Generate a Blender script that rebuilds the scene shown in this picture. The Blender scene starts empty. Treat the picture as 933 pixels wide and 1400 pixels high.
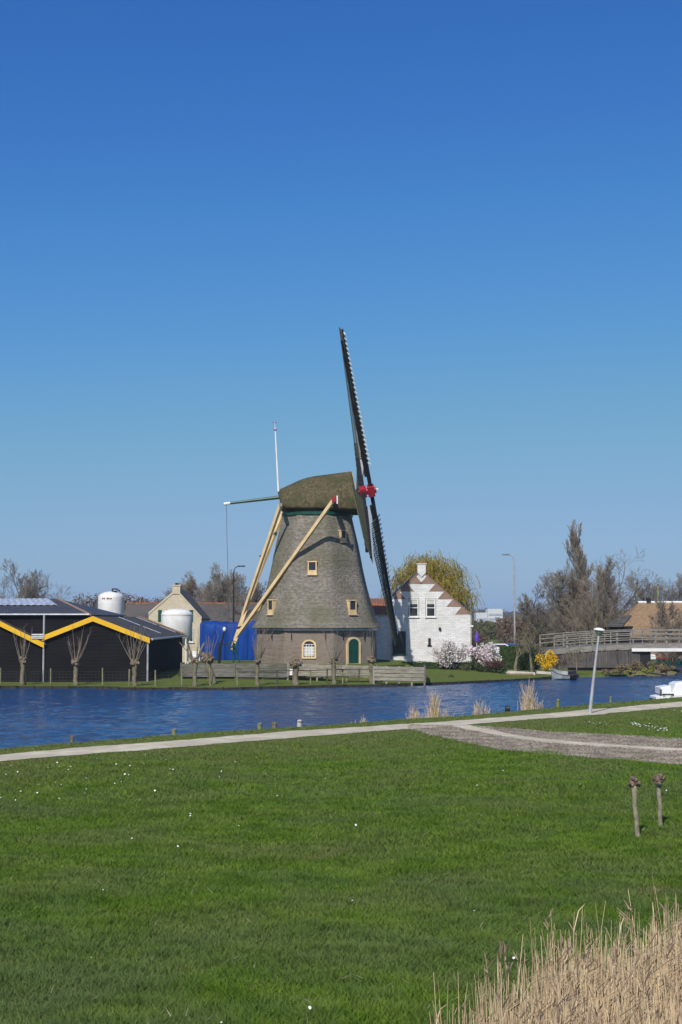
import bpy, math, random
import numpy as np
from mathutils import Vector, Matrix, Quaternion
R = math.radians
rnd = random.Random(7)
rs = np.random.RandomState(11)
sc = bpy.context.scene
col = sc.collection

# ------------------------------------------------------------------ camera
F = 1944.0; CZ = 4.2; PITCH = math.atan(148 / F)
def P(px, py, Y):
    """world point seen at photo pixel (px,py) that stands at distance Y"""
    u = (px - 466.5) / F; v = (700 - py) / F
    t = Y / (math.cos(PITCH) - v * math.sin(PITCH))
    return Vector((t * u, Y, CZ + t * (v * math.cos(PITCH) + math.sin(PITCH))))
def G(px, py, z):
    a = P(px, py, 1.0); k = (z - CZ) / (a.z - CZ)
    return Vector((a.x * k, k, z))
cd = bpy.data.cameras.new('camera'); cam = bpy.data.objects.new('camera', cd); col.objects.link(cam)
cam.location = (0, 0, CZ); cam.rotation_euler = (math.pi / 2 + PITCH, 0, 0)
cd.sensor_fit = 'VERTICAL'; cd.sensor_height = 36; cd.lens = 36 * F / 1400
cd.clip_start = 0.3; cd.clip_end = 9000
sc.camera = cam

# ------------------------------------------------------------------ light
SAZ, SEL = R(18), R(42)
w = bpy.data.worlds.new('World'); sc.world = w; w.use_nodes = True
nt = w.node_tree; nt.nodes.clear()
sky = nt.nodes.new('ShaderNodeTexSky'); sky.sky_type = 'NISHITA'; sky.sun_disc = False
sky.sun_elevation = SEL; sky.sun_rotation = math.pi + SAZ
sky.altitude = 0; sky.air_density = 0.5; sky.dust_density = 1.0; sky.ozone_density = 10.0
bg = nt.nodes.new('ShaderNodeBackground'); bg.inputs['Strength'].default_value = 0.10
ow = nt.nodes.new('ShaderNodeOutputWorld')
m0 = nt.nodes.new('ShaderNodeVectorMath'); m0.operation = 'SCALE'; m0.inputs['Scale'].default_value = .1; nt.links.new(sky.outputs[0], m0.inputs[0])
cb = nt.nodes.new('ShaderNodeVectorMath'); cb.operation = 'SCALE'; cb.inputs['Scale'].default_value = 10
rc = nt.nodes.new('ShaderNodeRGBCurve'); nt.links.new(m0.outputs[0], rc.inputs['Color'])   # photographic tone curve of the clear sky
for i, pts in enumerate((((0, 0), (.041, .036), (.075, .095), (.122, .190), (.202, .295), (1, .95)), ((0, 0), (.095, .153), (.171, .295), (.268, .405), (.359, .445), (1, .95)), ((0, 0), (.247, .480), (.422, .632), (.595, .625), (1, .95)))):
    c_ = rc.mapping.curves[i]; c_.points[0].location = pts[0]; c_.points[1].location = pts[-1]
    for p_ in pts[1:-1]: c_.points.new(*p_)
rc.mapping.update(); nt.links.new(rc.outputs[0], cb.inputs[0])
nt.links.new(cb.outputs[0], bg.inputs['Color']); nt.links.new(bg.outputs[0], ow.inputs[0])
sd = bpy.data.lights.new('sun', 'SUN'); sd.energy = 4.2; sd.angle = R(0.5); sd.color = (1, .95, .87)
so = bpy.data.objects.new('sun', sd); col.objects.link(so)
tosun = Vector((-math.cos(SEL) * math.sin(SAZ), -math.cos(SEL) * math.cos(SAZ), math.sin(SEL)))
so.rotation_euler = tosun.to_track_quat('Z', 'Y').to_euler(); so.location = (-20, -20, 60)
sc.view_settings.view_transform = 'Standard'; sc.view_settings.look = 'None'
sc.view_settings.exposure = 0.0; sc.view_settings.gamma = 1.0

# ------------------------------------------------------------------ materials
def sr(r, g, b):
    f = lambda c: (c / 255) / 12.92 if c / 255 <= .04045 else ((c / 255 + .055) / 1.055) ** 2.4
    return (f(r), f(g), f(b), 1)
def mat(name, c1, c2=None, scale=3.0, rough=.8, c3=None, stretch=(1, 1, 1), bump=0, bscale=None, metal=0,
        detail=5, spec=.3, lo=.35, hi=.65, big=None, bigscale=.3, bigamt=.6, trans=0, wave=None, dist=.05, isl=0):
    m = bpy.data.materials.new(name); m.use_nodes = True; t = m.node_tree; N = t.nodes; L = t.links
    b = N['Principled BSDF']; b.inputs['Roughness'].default_value = rough; b.inputs['Metallic'].default_value = metal
    b.inputs['Specular IOR Level'].default_value = spec
    tc = N.new('ShaderNodeTexCoord'); mp = N.new('ShaderNodeMapping'); mp.inputs['Scale'].default_value = stretch
    L.new(tc.outputs['Object'], mp.inputs['Vector'])
    no = N.new('ShaderNodeTexNoise'); no.inputs['Scale'].default_value = scale; no.inputs['Detail'].default_value = detail
    L.new(mp.outputs[0], no.inputs['Vector'])
    cr = N.new('ShaderNodeValToRGB'); e = cr.color_ramp.elements
    e[0].position = lo; e[1].position = hi; e[0].color = c1; e[1].color = c2 or c1
    if c3: x = cr.color_ramp.elements.new((lo + hi) / 2); x.color = c3
    L.new(no.outputs['Fac'], cr.inputs[0]); out = cr.outputs[0]
    if big:
        n2 = N.new('ShaderNodeTexNoise'); n2.inputs['Scale'].default_value = bigscale; n2.inputs['Detail'].default_value = 4
        L.new(tc.outputs['Object'], n2.inputs['Vector'])
        r2 = N.new('ShaderNodeValToRGB'); r2.color_ramp.elements[0].position = .42; r2.color_ramp.elements[1].position = .62
        L.new(n2.outputs['Fac'], r2.inputs[0])
        ml = N.new('ShaderNodeMath'); ml.operation = 'MULTIPLY'; ml.inputs[1].default_value = bigamt; L.new(r2.outputs[0], ml.inputs[0])
        mx = N.new('ShaderNodeMixRGB'); L.new(ml.outputs[0], mx.inputs[0]); L.new(out, mx.inputs[1]); mx.inputs[2].default_value = big
        out = mx.outputs[0]
    hsrc = no.outputs['Fac']
    if wave:   # (direction, scale, depth) board or course lines that belong to the material
        wv = N.new('ShaderNodeTexWave'); wv.wave_type = 'BANDS'; wv.bands_direction = wave[0]; wv.wave_profile = 'SAW'
        wv.inputs['Scale'].default_value = wave[1]; wv.inputs['Distortion'].default_value = wave[3] if len(wave) > 3 else .0
        wv.inputs['Detail'].default_value = 2
        L.new(tc.outputs['Object'], wv.inputs['Vector'])
        r3 = N.new('ShaderNodeValToRGB'); r3.color_ramp.elements[0].position = 0; r3.color_ramp.elements[1].position = .25
        k = 1 - wave[2]; r3.color_ramp.elements[0].color = (k, k, k, 1); r3.color_ramp.elements[1].color = (1, 1, 1, 1)
        L.new(wv.outputs['Fac'], r3.inputs[0])
        mx = N.new('ShaderNodeMixRGB'); mx.blend_type = 'MULTIPLY'; mx.inputs[0].default_value = 1
        L.new(out, mx.inputs[1]); L.new(r3.outputs[0], mx.inputs[2]); out = mx.outputs[0]
    if isl:
        ge = N.new('ShaderNodeNewGeometry'); mr = N.new('ShaderNodeMapRange'); mr.inputs['To Min'].default_value = 1 - isl; mr.inputs['To Max'].default_value = 1 + isl
        L.new(ge.outputs['Random Per Island'], mr.inputs[0]); mx = N.new('ShaderNodeMixRGB'); mx.blend_type = 'MULTIPLY'; mx.inputs[0].default_value = 1
        L.new(out, mx.inputs[1]); L.new(mr.outputs[0], mx.inputs[2]); out = mx.outputs[0]
    L.new(out, b.inputs['Base Color'])
    if bump:
        n3 = N.new('ShaderNodeTexNoise'); n3.inputs['Scale'].default_value = bscale or scale * 2; n3.inputs['Detail'].default_value = 5
        L.new(mp.outputs[0], n3.inputs['Vector'])
        bp = N.new('ShaderNodeBump'); bp.inputs['Strength'].default_value = bump; bp.inputs['Distance'].default_value = dist
        L.new(n3.outputs['Fac'], bp.inputs['Height']); L.new(bp.outputs[0], b.inputs['Normal'])
    if trans:
        tr = N.new('ShaderNodeBsdfTranslucent'); L.new(out, tr.inputs['Color'])
        ms = N.new('ShaderNodeMixShader'); ms.inputs[0].default_value = trans
        L.new(b.outputs[0], ms.inputs[1]); L.new(tr.outputs[0], ms.inputs[2]); L.new(ms.outputs[0], N['Material Output'].inputs[0])
    return m
def brick_mat(name, c1, c2, mortar, bw=.24, bh=.075, msize=.008, dirt=None, amt=.5):
    m = bpy.data.materials.new(name); m.use_nodes = True; t = m.node_tree; N = t.nodes; L = t.links
    b = N['Principled BSDF']; b.inputs['Roughness'].default_value = .85; b.inputs['Specular IOR Level'].default_value = .2
    tc = N.new('ShaderNodeTexCoord'); sx = N.new('ShaderNodeSeparateXYZ'); L.new(tc.outputs['Object'], sx.inputs[0])
    ad = N.new('ShaderNodeMath'); L.new(sx.outputs[0], ad.inputs[0]); L.new(sx.outputs[1], ad.inputs[1])
    cb = N.new('ShaderNodeCombineXYZ'); L.new(ad.outputs[0], cb.inputs[0]); L.new(sx.outputs[2], cb.inputs[1])
    br = N.new('ShaderNodeTexBrick'); br.inputs['Color1'].default_value = c1; br.inputs['Color2'].default_value = c2
    br.inputs['Mortar'].default_value = mortar; br.inputs['Scale'].default_value = 1; br.inputs['Brick Width'].default_value = bw
    br.inputs['Row Height'].default_value = bh; br.inputs['Mortar Size'].default_value = msize
    L.new(cb.outputs[0], br.inputs['Vector'])
    n = N.new('ShaderNodeTexNoise'); n.inputs['Scale'].default_value = 1.1; n.inputs['Detail'].default_value = 6
    mp = N.new('ShaderNodeMapping'); mp.inputs['Scale'].default_value = (1, 1, .55); L.new(tc.outputs['Object'], mp.inputs[0]); L.new(mp.outputs[0], n.inputs['Vector'])
    rp = N.new('ShaderNodeValToRGB'); rp.color_ramp.elements[0].position = .4; rp.color_ramp.elements[1].position = .68
    L.new(n.outputs['Fac'], rp.inputs[0]); ml = N.new('ShaderNodeMath'); ml.operation = 'MULTIPLY'; ml.inputs[1].default_value = amt; L.new(rp.outputs[0], ml.inputs[0])
    mx = N.new('ShaderNodeMixRGB'); L.new(ml.outputs[0], mx.inputs[0]); L.new(br.outputs['Color'], mx.inputs[1]); mx.inputs[2].default_value = dirt or mortar
    L.new(mx.outputs[0], b.inputs['Base Color'])
    bp = N.new('ShaderNodeBump'); bp.inputs['Strength'].default_value = .5; bp.inputs['Distance'].default_value = .01
    iv = N.new('ShaderNodeMath'); iv.operation = 'SUBTRACT'; iv.inputs[0].default_value = 1; L.new(br.outputs['Fac'], iv.inputs[1])
    n5 = N.new('ShaderNodeTexNoise'); n5.inputs['Scale'].default_value = 12; L.new(tc.outputs['Object'], n5.inputs['Vector'])
    a2 = N.new('ShaderNodeMath'); L.new(iv.outputs[0], a2.inputs[0]); L.new(n5.outputs['Fac'], a2.inputs[1])
    L.new(a2.outputs[0], bp.inputs['Height']); L.new(bp.outputs[0], b.inputs['Normal'])
    return m
def rgb(r, g, b): return (r, g, b, 1)
M = {}
M['thatch'] = mat('weathered_thatch', rgb(.135, .120, .094), rgb(.275, .252, .212), 4, .95, stretch=(1, 1, 1.6), bump=.9, bscale=5, dist=.08,
                  big=rgb(.115, .112, .062), bigscale=.42, bigamt=.6, wave=('Z', .75, .16, 1.6), spec=.1, lo=.3, hi=.7)
M['capthatch'] = mat('mossy_thatch', rgb(.055, .048, .026), rgb(.145, .118, .065), 5, .95, stretch=(1, 1, .6), bump=.8, bscale=7, dist=.06,
                     big=rgb(.055, .06, .025), bigscale=.8, bigamt=.6, spec=.1, lo=.3, hi=.7)
M['newthatch'] = mat('golden_thatch', rgb(.205, .135, .075), rgb(.32, .22, .13), 6, .9, stretch=(1, 1, .35), bump=.4, spec=.1, big=rgb(.2, .13, .07), bigscale=.4, bigamt=.4)
M['millbrick'] = brick_mat('mill_brick', rgb(.16, .115, .085), rgb(.24, .19, .145), rgb(.25, .22, .19), dirt=rgb(.24, .215, .185), amt=.55)
M['whitebrick'] = brick_mat('whitewashed_brick', rgb(.66, .65, .63), rgb(.82, .82, .80), rgb(.56, .55, .54), bw=.42, bh=.15, msize=.014, dirt=rgb(.52, .50, .46), amt=.45)
M['tanbrick'] = brick_mat('tan_brick', rgb(.52, .44, .30), rgb(.66, .57, .42), rgb(.60, .54, .43), dirt=rgb(.42, .36, .26), amt=.45)
M['brownbrick'] = brick_mat('brown_brick', rgb(.24, .14, .10), rgb(.32, .20, .15), rgb(.33, .26, .21), dirt=rgb(.22, .15, .12), amt=.3)
M['cream'] = mat('cream_paint', rgb(.66, .48, .24), rgb(.76, .58, .32), 2, .55, big=rgb(.5, .38, .22), bigscale=1.5, bigamt=.35)
M['green'] = mat('green_paint', rgb(.008, .05, .035), rgb(.012, .075, .05), 3, .4)
M['red'] = mat('red_paint', rgb(.28, .012, .02), rgb(.40, .02, .03), 3, .45)
M['white'] = mat('white_paint', rgb(.74, .74, .72), rgb(.82, .82, .80), 2, .5, big=rgb(.55, .55, .5), bigscale=1.2, bigamt=.25)
M['black'] = mat('black_paint', rgb(.012, .012, .013), rgb(.022, .021, .022), 5, .5)
M['stock'] = mat('tarred_stock', rgb(.010, .011, .013), rgb(.022, .022, .024), 3, .6, spec=.15)
M['lattice'] = mat('sail_lath_wood', rgb(.075, .075, .042), rgb(.15, .145, .085), 8, .85, spec=.1)
M['leadboard'] = mat('dark_lead_board', rgb(.014, .015, .014), rgb(.03, .03, .026), 4, .8, spec=.1)
M['boards'] = mat('black_tarred_boards', rgb(.005, .005, .006), rgb(.013, .012, .013), 6, .75, stretch=(.25, .25, 6), wave=('Z', 1.25, .75), bump=.3, bscale=5, big=rgb(.018, .017, .017), bigscale=.5, bigamt=.5, spec=.12)
M['yellow'] = mat('yellow_verge_paint', rgb(.72, .40, .012), rgb(.80, .48, .02), 2, .5)
M['corr'] = mat('dark_corrugated_sheet', rgb(.035, .036, .042), rgb(.07, .07, .08), 1.2, .55, big=rgb(.055, .058, .045), bigscale=.5, bigamt=.6)
M['clearcorr'] = mat('translucent_corrugated_sheet', rgb(.30, .33, .40), rgb(.50, .53, .60), 1.5, .35, stretch=(3, 1, 1))
M['galv'] = mat('galvanised_metal', rgb(.38, .39, .40), rgb(.52, .53, .54), 3, .42, metal=.35)
M['silo'] = mat('white_silo_shell', rgb(.72, .72, .70), rgb(.82, .82, .80), 1.5, .45, big=rgb(.52, .50, .45), bigscale=.9, bigamt=.4)
M['tile'] = mat('grey_roof_tiles', rgb(.06, .055, .052), rgb(.12, .11, .10), 7, .8, big=rgb(.13, .12, .10), bigscale=.5, bigamt=.5, wave=('Z', 1.6, .5))
M['redtile'] = mat('orange_roof_tiles', rgb(.22, .07, .03), rgb(.42, .16, .07), 6, .8, wave=('X', 1.3, .5), big=rgb(.12, .08, .06), bigscale=.9, bigamt=.6)
M['blue'] = mat('blue_tarpaulin', rgb(.002, .034, .20), rgb(.004, .055, .30), .9, .6, stretch=(1.8, 1, .35), bump=.5, bscale=1.4, dist=.15, spec=.2)
M['glass'] = mat('dark_window_glass', rgb(.02, .024, .028), rgb(.045, .05, .055), 1.5, .12, spec=.25)
M['blind'] = mat('pale_blind', rgb(.5, .5, .47), rgb(.6, .6, .56), 2, .8)
M['greywood'] = mat('silver_weathered_wood', rgb(.20, .175, .14), rgb(.40, .365, .30), 4, .85, stretch=(.4, .4, 5), bump=.4, big=rgb(.15, .14, .10), bigscale=.8, bigamt=.45)
M['darkwood'] = mat('dark_weathered_wood', rgb(.045, .042, .042), rgb(.11, .10, .095), 3, .85, stretch=(4, 4, .4), bump=.3, big=rgb(.16, .14, .12), bigscale=.7, bigamt=.35)
M['retain'] = mat('damp_plank', rgb(.10, .095, .085), rgb(.22, .205, .18), 3, .85, stretch=(.4, .4, 4), bump=.3, big=rgb(.07, .08, .045), bigscale=.6, bigamt=.5)
M['edging'] = mat('wet_edging_board', rgb(.018, .015, .010), rgb(.05, .042, .028), 3, .8)
M['post'] = mat('mossy_fence_post', rgb(.17, .18, .09), rgb(.28, .27, .15), 4, .85)
M['bark'] = mat('grey_bark', rgb(.10, .085, .062), rgb(.20, .175, .13), 6, .9, stretch=(1, 1, .4), bump=.6)
M['twig'] = mat('grey_brown_twigs', rgb(.15, .132, .11), rgb(.23, .205, .175), 2, .9)
M['twigbrown'] = mat('brown_twigs', rgb(.175, .142, .105), rgb(.25, .21, .16), 2, .9)
M['twigolive'] = mat('olive_brown_twigs', rgb(.15, .135, .075), rgb(.22, .195, .115), 2, .9)
M['pollard'] = mat('pollard_bark', rgb(.11, .093, .064), rgb(.23, .20, .14), 9, .9, stretch=(1, 1, .35), bump=.7, big=rgb(.17, .17, .08), bigscale=2, bigamt=.5)
M['knob'] = mat('pollard_knob_bark', rgb(.10, .068, .05), rgb(.26, .19, .145), 16, .9, bump=.8)
M['willow'] = mat('young_willow_leaves', rgb(.25, .20, .028), rgb(.40, .31, .055), 1.2, .7, trans=.35)
M['magwhite'] = mat('white_blossom', rgb(.66, .60, .57), rgb(.82, .78, .76), 2, .7, trans=.25)
M['magpink'] = mat('pink_white_blossom', rgb(.66, .50, .52), rgb(.82, .77, .76), 1.8, .7, trans=.25)
M['forsythia'] = mat('yellow_blossom', rgb(.72, .44, .008), rgb(.85, .58, .02), 2, .7, trans=.25)
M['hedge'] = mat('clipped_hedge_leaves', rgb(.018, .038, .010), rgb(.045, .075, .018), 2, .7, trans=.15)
M['hedgelight'] = mat('fresh_hedge_leaves', rgb(.035, .07, .012), rgb(.075, .13, .022), 1.5, .7, trans=.2)
M['winered'] = mat('dark_red_shrub_leaves', rgb(.06, .025, .025), rgb(.11, .05, .04), 2, .8)
M['herb'] = mat('dry_marsh_plants', rgb(.16, .11, .06), rgb(.27, .20, .12), 1.6, .9, big=rgb(.15, .17, .03), bigscale=.55, bigamt=.8)
M['yellowherb'] = mat('yellow_green_leaves', rgb(.20, .22, .03), rgb(.34, .33, .05), 2, .8, trans=.2)
M['reed'] = mat('dry_reed', rgb(.47, .365, .225), rgb(.75, .61, .41), 1.2, .8, stretch=(5, 5, .6), trans=.12, spec=.15, lo=.3, hi=.7, c3=rgb(.62, .49, .315), isl=.3)
M['plume'] = mat('reed_plume', rgb(.24, .17, .115), rgb(.38, .28, .20), 8, .95)
M['concrete'] = mat('pale_concrete', rgb(.42, .40, .36), rgb(.56, .54, .49), 2, .8, bump=.2)
M['cbuild'] = mat('pale_far_facade', rgb(.52, .53, .54), rgb(.62, .62, .62), .05, .8)
M['farwood'] = mat('far_wood_twigs', rgb(.07, .065, .055), rgb(.10, .09, .075), .05, .95)
M['farbrown'] = mat('brown_thicket', rgb(.115, .078, .052), rgb(.165, .12, .085), .3, .95)
M['field'] = mat('field_scrub', rgb(.06, .07, .025), rgb(.12, .115, .05), .1, .95)
M['daisy'] = mat('daisy_petals', rgb(.7, .7, .66), rgb(.8, .8, .76), 2, .7)
M['carwhite'] = mat('white_car_paint', rgb(.7, .7, .7), rgb(.76, .76, .76), 1, .25, spec=.6)
M['carblue'] = mat('blue_car_paint', rgb(.01, .08, .35), rgb(.015, .1, .42), 1, .25, spec=.6)
M['tyre'] = mat('rubber', rgb(.015, .015, .015), rgb(.025, .025, .025), 4, .8)
M['gel'] = mat('white_gelcoat', rgb(.80, .80, .79), rgb(.84, .84, .83), 1, .3, spec=.5)
M['purple'] = mat('purple_cloth', rgb(.10, .05, .42), rgb(.13, .07, .50), 2, .6)
M['greygreen'] = mat('grey_lamp_glass', rgb(.15, .20, .20), rgb(.22, .27, .26), 4, .25)
M['ochre'] = mat('ochre_paint', rgb(.5, .28, .05), rgb(.6, .36, .08), 2, .6)
M['greenboat'] = mat('green_boat_lining', rgb(.02, .16, .10), rgb(.03, .22, .14), 3, .6)
M['greyboat'] = mat('pale_grey_hull', rgb(.20, .22, .22), rgb(.36, .38, .38), 3, .5)
M['knobtan'] = mat('tan_pollard_head', rgb(.13, .10, .065), rgb(.27, .22, .145), 9, .9, bump=.8)
M['railwood'] = mat('pale_grey_rail_wood', rgb(.16, .15, .132), rgb(.28, .265, .235), 4, .85, stretch=(.4, .4, 4), bump=.3)
M['saplingbark'] = mat('pale_sapling_bark', rgb(.18, .155, .105), rgb(.36, .32, .23), 14, .9, stretch=(1, 1, .5), bump=.7, big=rgb(.20, .20, .10), bigscale=3, bigamt=.5)
# grass sheets
def grass_sheet():
    m = mat('grass_ground', rgb(.075, .105, .020), rgb(.140, .175, .042), 6, .95, bump=.6, bscale=14, dist=.05, spec=.05,
            big=rgb(.10, .12, .035), bigscale=.25, bigamt=.5)
    return m
M['ground'] = grass_sheet()
M['blade'] = mat('meadow_grass_blades', rgb(.080, .158, .014), rgb(.180, .275, .036), 1.0, .75, trans=.3, spec=.12, c3=rgb(.122, .215, .020), lo=.3, hi=.7,
                 big=rgb(.175, .215, .075), bigscale=.35, bigamt=.5, isl=.22, detail=6)
M['dryblade'] = mat('straw_litter', rgb(.20, .17, .13), rgb(.44, .39, .31), 1.2, .9, spec=.1)
M['mulch'] = mat('bare_mulched_soil', rgb(.19, .16, .125), rgb(.36, .315, .255), 1.6, .95, stretch=(.5, 1.3, 1), bump=.8, bscale=8, dist=.06, spec=.05, big=rgb(.30, .27, .22), bigscale=.22, bigamt=.5, detail=9)
M['path'] = mat('shell_path', rgb(.48, .42, .305), rgb(.66, .59, .45), 1.4, .9, bump=.4, bscale=16, dist=.02, spec=.1, big=rgb(.38, .34, .25), bigscale=.4, bigamt=.5)
def attr_mix(m, items):
    t = m.node_tree; b = t.nodes['Principled BSDF']; src = b.inputs['Base Color'].links[0].from_socket
    for nm, c_ in items:
        a_ = t.nodes.new('ShaderNodeAttribute'); a_.attribute_name = nm; mx = t.nodes.new('ShaderNodeMixRGB'); t.links.new(a_.outputs['Fac'], mx.inputs[0]); t.links.new(src, mx.inputs[1]); mx.inputs[2].default_value = c_; src = mx.outputs[0]
    for l in [l for l in t.links if l.to_socket in (b.inputs['Base Color'],)]: t.links.remove(l)
    t.links.new(src, b.inputs['Base Color'])
    for n_ in t.nodes:
        if n_.type == 'BSDF_TRANSLUCENT': t.links.new(src, n_.inputs['Color'])
attr_mix(M['blade'], (('pale', rgb(.125, .185, .065)), ('dry', rgb(.195, .195, .075))))
# water
def water_mat():
    m = bpy.data.materials.new('canal_water'); m.use_nodes = True; t = m.node_tree; N = t.nodes; L = t.links
    b = N['Principled BSDF']; b.inputs['Base Color'].default_value = (.009, .055, .155, 1)
    b.inputs['Roughness'].default_value = .08; b.inputs['IOR'].default_value = 1.333
    tc = N.new('ShaderNodeTexCoord'); mp = N.new('ShaderNodeMapping'); mp.inputs['Scale'].default_value = (.65, 2.3, 1)
    mp.inputs['Rotation'].default_value = (0, 0, R(12))
    L.new(tc.outputs['Object'], mp.inputs[0])
    n = N.new('ShaderNodeTexNoise'); n.inputs['Scale'].default_value = 4.6; n.inputs['Detail'].default_value = 6; n.inputs['Roughness'].default_value = .6
    L.new(mp.outputs[0], n.inputs['Vector'])
    bp = N.new('ShaderNodeBump'); bp.inputs['Strength'].default_value = 1; bp.inputs['Distance'].default_value = .085
    L.new(n.outputs['Fac'], bp.inputs['Height']); L.new(bp.outputs[0], b.inputs['Normal'])
    m2 = N.new('ShaderNodeMapping'); m2.inputs['Scale'].default_value = (.035, .16, 1); L.new(tc.outputs['Object'], m2.inputs[0])
    n2 = N.new('ShaderNodeTexNoise'); n2.inputs['Scale'].default_value = 1; n2.inputs['Detail'].default_value = 4; L.new(m2.outputs[0], n2.inputs['Vector'])
    mr = N.new('ShaderNodeMapRange'); mr.inputs['From Min'].default_value = .38; mr.inputs['From Max'].default_value = .6; mr.inputs['To Min'].default_value = .4; mr.inputs['To Max'].default_value = 1.0
    L.new(n2.outputs['Fac'], mr.inputs[0]); L.new(mr.outputs[0], bp.inputs['Strength'])
    return m
M['water'] = water_mat()

# ------------------------------------------------------------------ object helpers
OFF = {}
def tag(o, label=None, cat=None, group=None, kind=None):
    if label: o['label'] = label
    if cat: o['category'] = cat
    if group: o['group'] = group
    if kind: o['kind'] = kind
    return o
def thing(name, loc, label, cat, group=None):
    o = bpy.data.objects.new(name, None); col.objects.link(o); o.location = loc
    o.empty_display_size = .3
    OFF[o] = Vector(loc)
    return tag(o, label, cat, group)
def link_mesh(name, me, parent=None, mats=()):
    for m in mats: me.materials.append(m)
    o = bpy.data.objects.new(name, me); col.objects.link(o)
    if parent is not None:
        off = OFF[parent]; OFF[o] = off
        if off.length > 0: me.transform(Matrix.Translation(-off))
        o.parent = parent
    else: OFF[o] = Vector((0, 0, 0))
    return o
class MB:
    def __init__(s): s.v = []; s.f = []; s.m = []; s.mi = 0
    def add(s, vs, fs):
        k = len(s.v); s.v.extend([tuple(v) for v in vs]); s.f.extend([tuple(i + k for i in f) for f in fs]); s.m.extend([s.mi] * len(fs)); return s
    def box(s, c, size, rot=None):
        x, y, z = [d / 2 for d in size]; c = Vector(c)
        vs = [Vector((a * x, b * y, d * z)) for a in (-1, 1) for b in (-1, 1) for d in (-1, 1)]
        if rot is not None: vs = [rot @ v for v in vs]
        return s.add([v + c for v in vs], [(0, 1, 3, 2), (4, 6, 7, 5), (0, 4, 5, 1), (2, 3, 7, 6), (0, 2, 6, 4), (1, 5, 7, 3)])
    def bb(s, x0, x1, y0, y1, z0, z1): return s.box(((x0 + x1) / 2, (y0 + y1) / 2, (z0 + z1) / 2), (abs(x1 - x0), abs(y1 - y0), abs(z1 - z0)))
    def beam(s, a, b, w_, h_, up=(0, 0, 1), w2=None, h2=None):
        a = Vector(a); b = Vector(b); d = (b - a).normalized(); up = Vector(up)
        if abs(d.dot(up)) > .98: up = Vector((0, 1, 0))
        x = d.cross(up).normalized(); y = x.cross(d).normalized(); w2 = w2 or w_; h2 = h2 or h_
        vs = []
        for p, ww, hh in ((a, w_, h_), (b, w2, h2)):
            for i, j in ((-1, -1), (1, -1), (1, 1), (-1, 1)): vs.append(p + x * (i * ww / 2) + y * (j * hh / 2))
        return s.add(vs, [(3, 2, 1, 0), (4, 5, 6, 7), (0, 1, 5, 4), (1, 2, 6, 5), (2, 3, 7, 6), (3, 0, 4, 7)])
    def tube(s, pts, rad, n=6, caps=True):
        pts = [Vector(p) for p in pts]
        if not hasattr(rad, '__len__'): rad = [rad] * len(pts)
        vs = []; fs = []
        d0 = (pts[1] - pts[0]).normalized(); ref = Vector((0, 0, 1)) if abs(d0.z) < .9 else Vector((1, 0, 0))
        for i, p in enumerate(pts):
            d = (pts[min(i + 1, len(pts) - 1)] - pts[max(i - 1, 0)]).normalized()
            x = d.cross(ref)
            if x.length < 1e-4: x = d.cross(Vector((0, 1, 0)))
            x.normalize(); y = d.cross(x)
            for k in range(n):
                a = 2 * math.pi * k / n; vs.append(p + (x * math.cos(a) + y * math.sin(a)) * rad[i])
        for i in range(len(pts) - 1):
            for k in range(n):
                a = i * n + k; b = i * n + (k + 1) % n; fs.append((a, b, b + n, a + n))
        if caps:
            fs.append(tuple(range(n - 1, -1, -1))); fs.append(tuple((len(pts) - 1) * n + k for k in range(n)))
        return s.add(vs, fs)
    def lathe(s, c, prof, n=24):
        """prof: (r,z) list"""
        c = Vector(c); vs = []; fs = []
        for r, z in prof:
            for k in range(n):
                a = 2 * math.pi * k / n; vs.append(c + Vector((r * math.cos(a), r * math.sin(a), z)))
        for i in range(len(prof) - 1):
            for k in range(n):
                a = i * n + k; b = i * n + (k + 1) % n; fs.append((a, b, b + n, a + n))
        fs.append(tuple(range(n - 1, -1, -1))); fs.append(tuple((len(prof) - 1) * n + k for k in range(n)))
        return s.add(vs, fs)
    def prism(s, poly, d):
        d = Vector(d); n = len(poly); poly = [Vector(p) for p in poly]
        vs = poly + [p + d for p in poly]
        return s.add(vs, [tuple(range(n)), tuple(range(2 * n - 1, n - 1, -1))] + [(i, i + n, (i + 1) % n + n, (i + 1) % n) for i in range(n)])
    def loft(s, secs, cap=True, closed=True):
        n = len(secs[0]); vs = [p for q in secs for p in q]; fs = []
        for i in range(len(secs) - 1):
            for k in range(n if closed else n - 1):
                a = i * n + k; b = i * n + (k + 1) % n; fs.append((a, b, b + n, a + n))
        if cap: fs.append(tuple(range(n - 1, -1, -1))); fs.append(tuple((len(secs) - 1) * n + k for k in range(n)))
        return s.add(vs, fs)
    def build(s, name, m, parent=None, smooth=False, bevel=0):
        me = bpy.data.meshes.new(name); me.from_pydata(s.v, [], s.f)
        ms = m if isinstance(m, (list, tuple)) else [m]
        if len(ms) > 1: me.polygons.foreach_set('material_index', s.m)
        import bmesh
        b = bmesh.new(); b.from_mesh(me); bmesh.ops.recalc_face_normals(b, faces=b.faces); b.to_mesh(me); b.free()
        if smooth: me.polygons.foreach_set('use_smooth', [True] * len(me.polygons))
        o = link_mesh(name, me, parent, ms)
        if bevel:
            bv = o.modifiers.new('bevel', 'BEVEL'); bv.width = bevel; bv.segments = 2; bv.limit_method = 'ANGLE'
        return o
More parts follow.
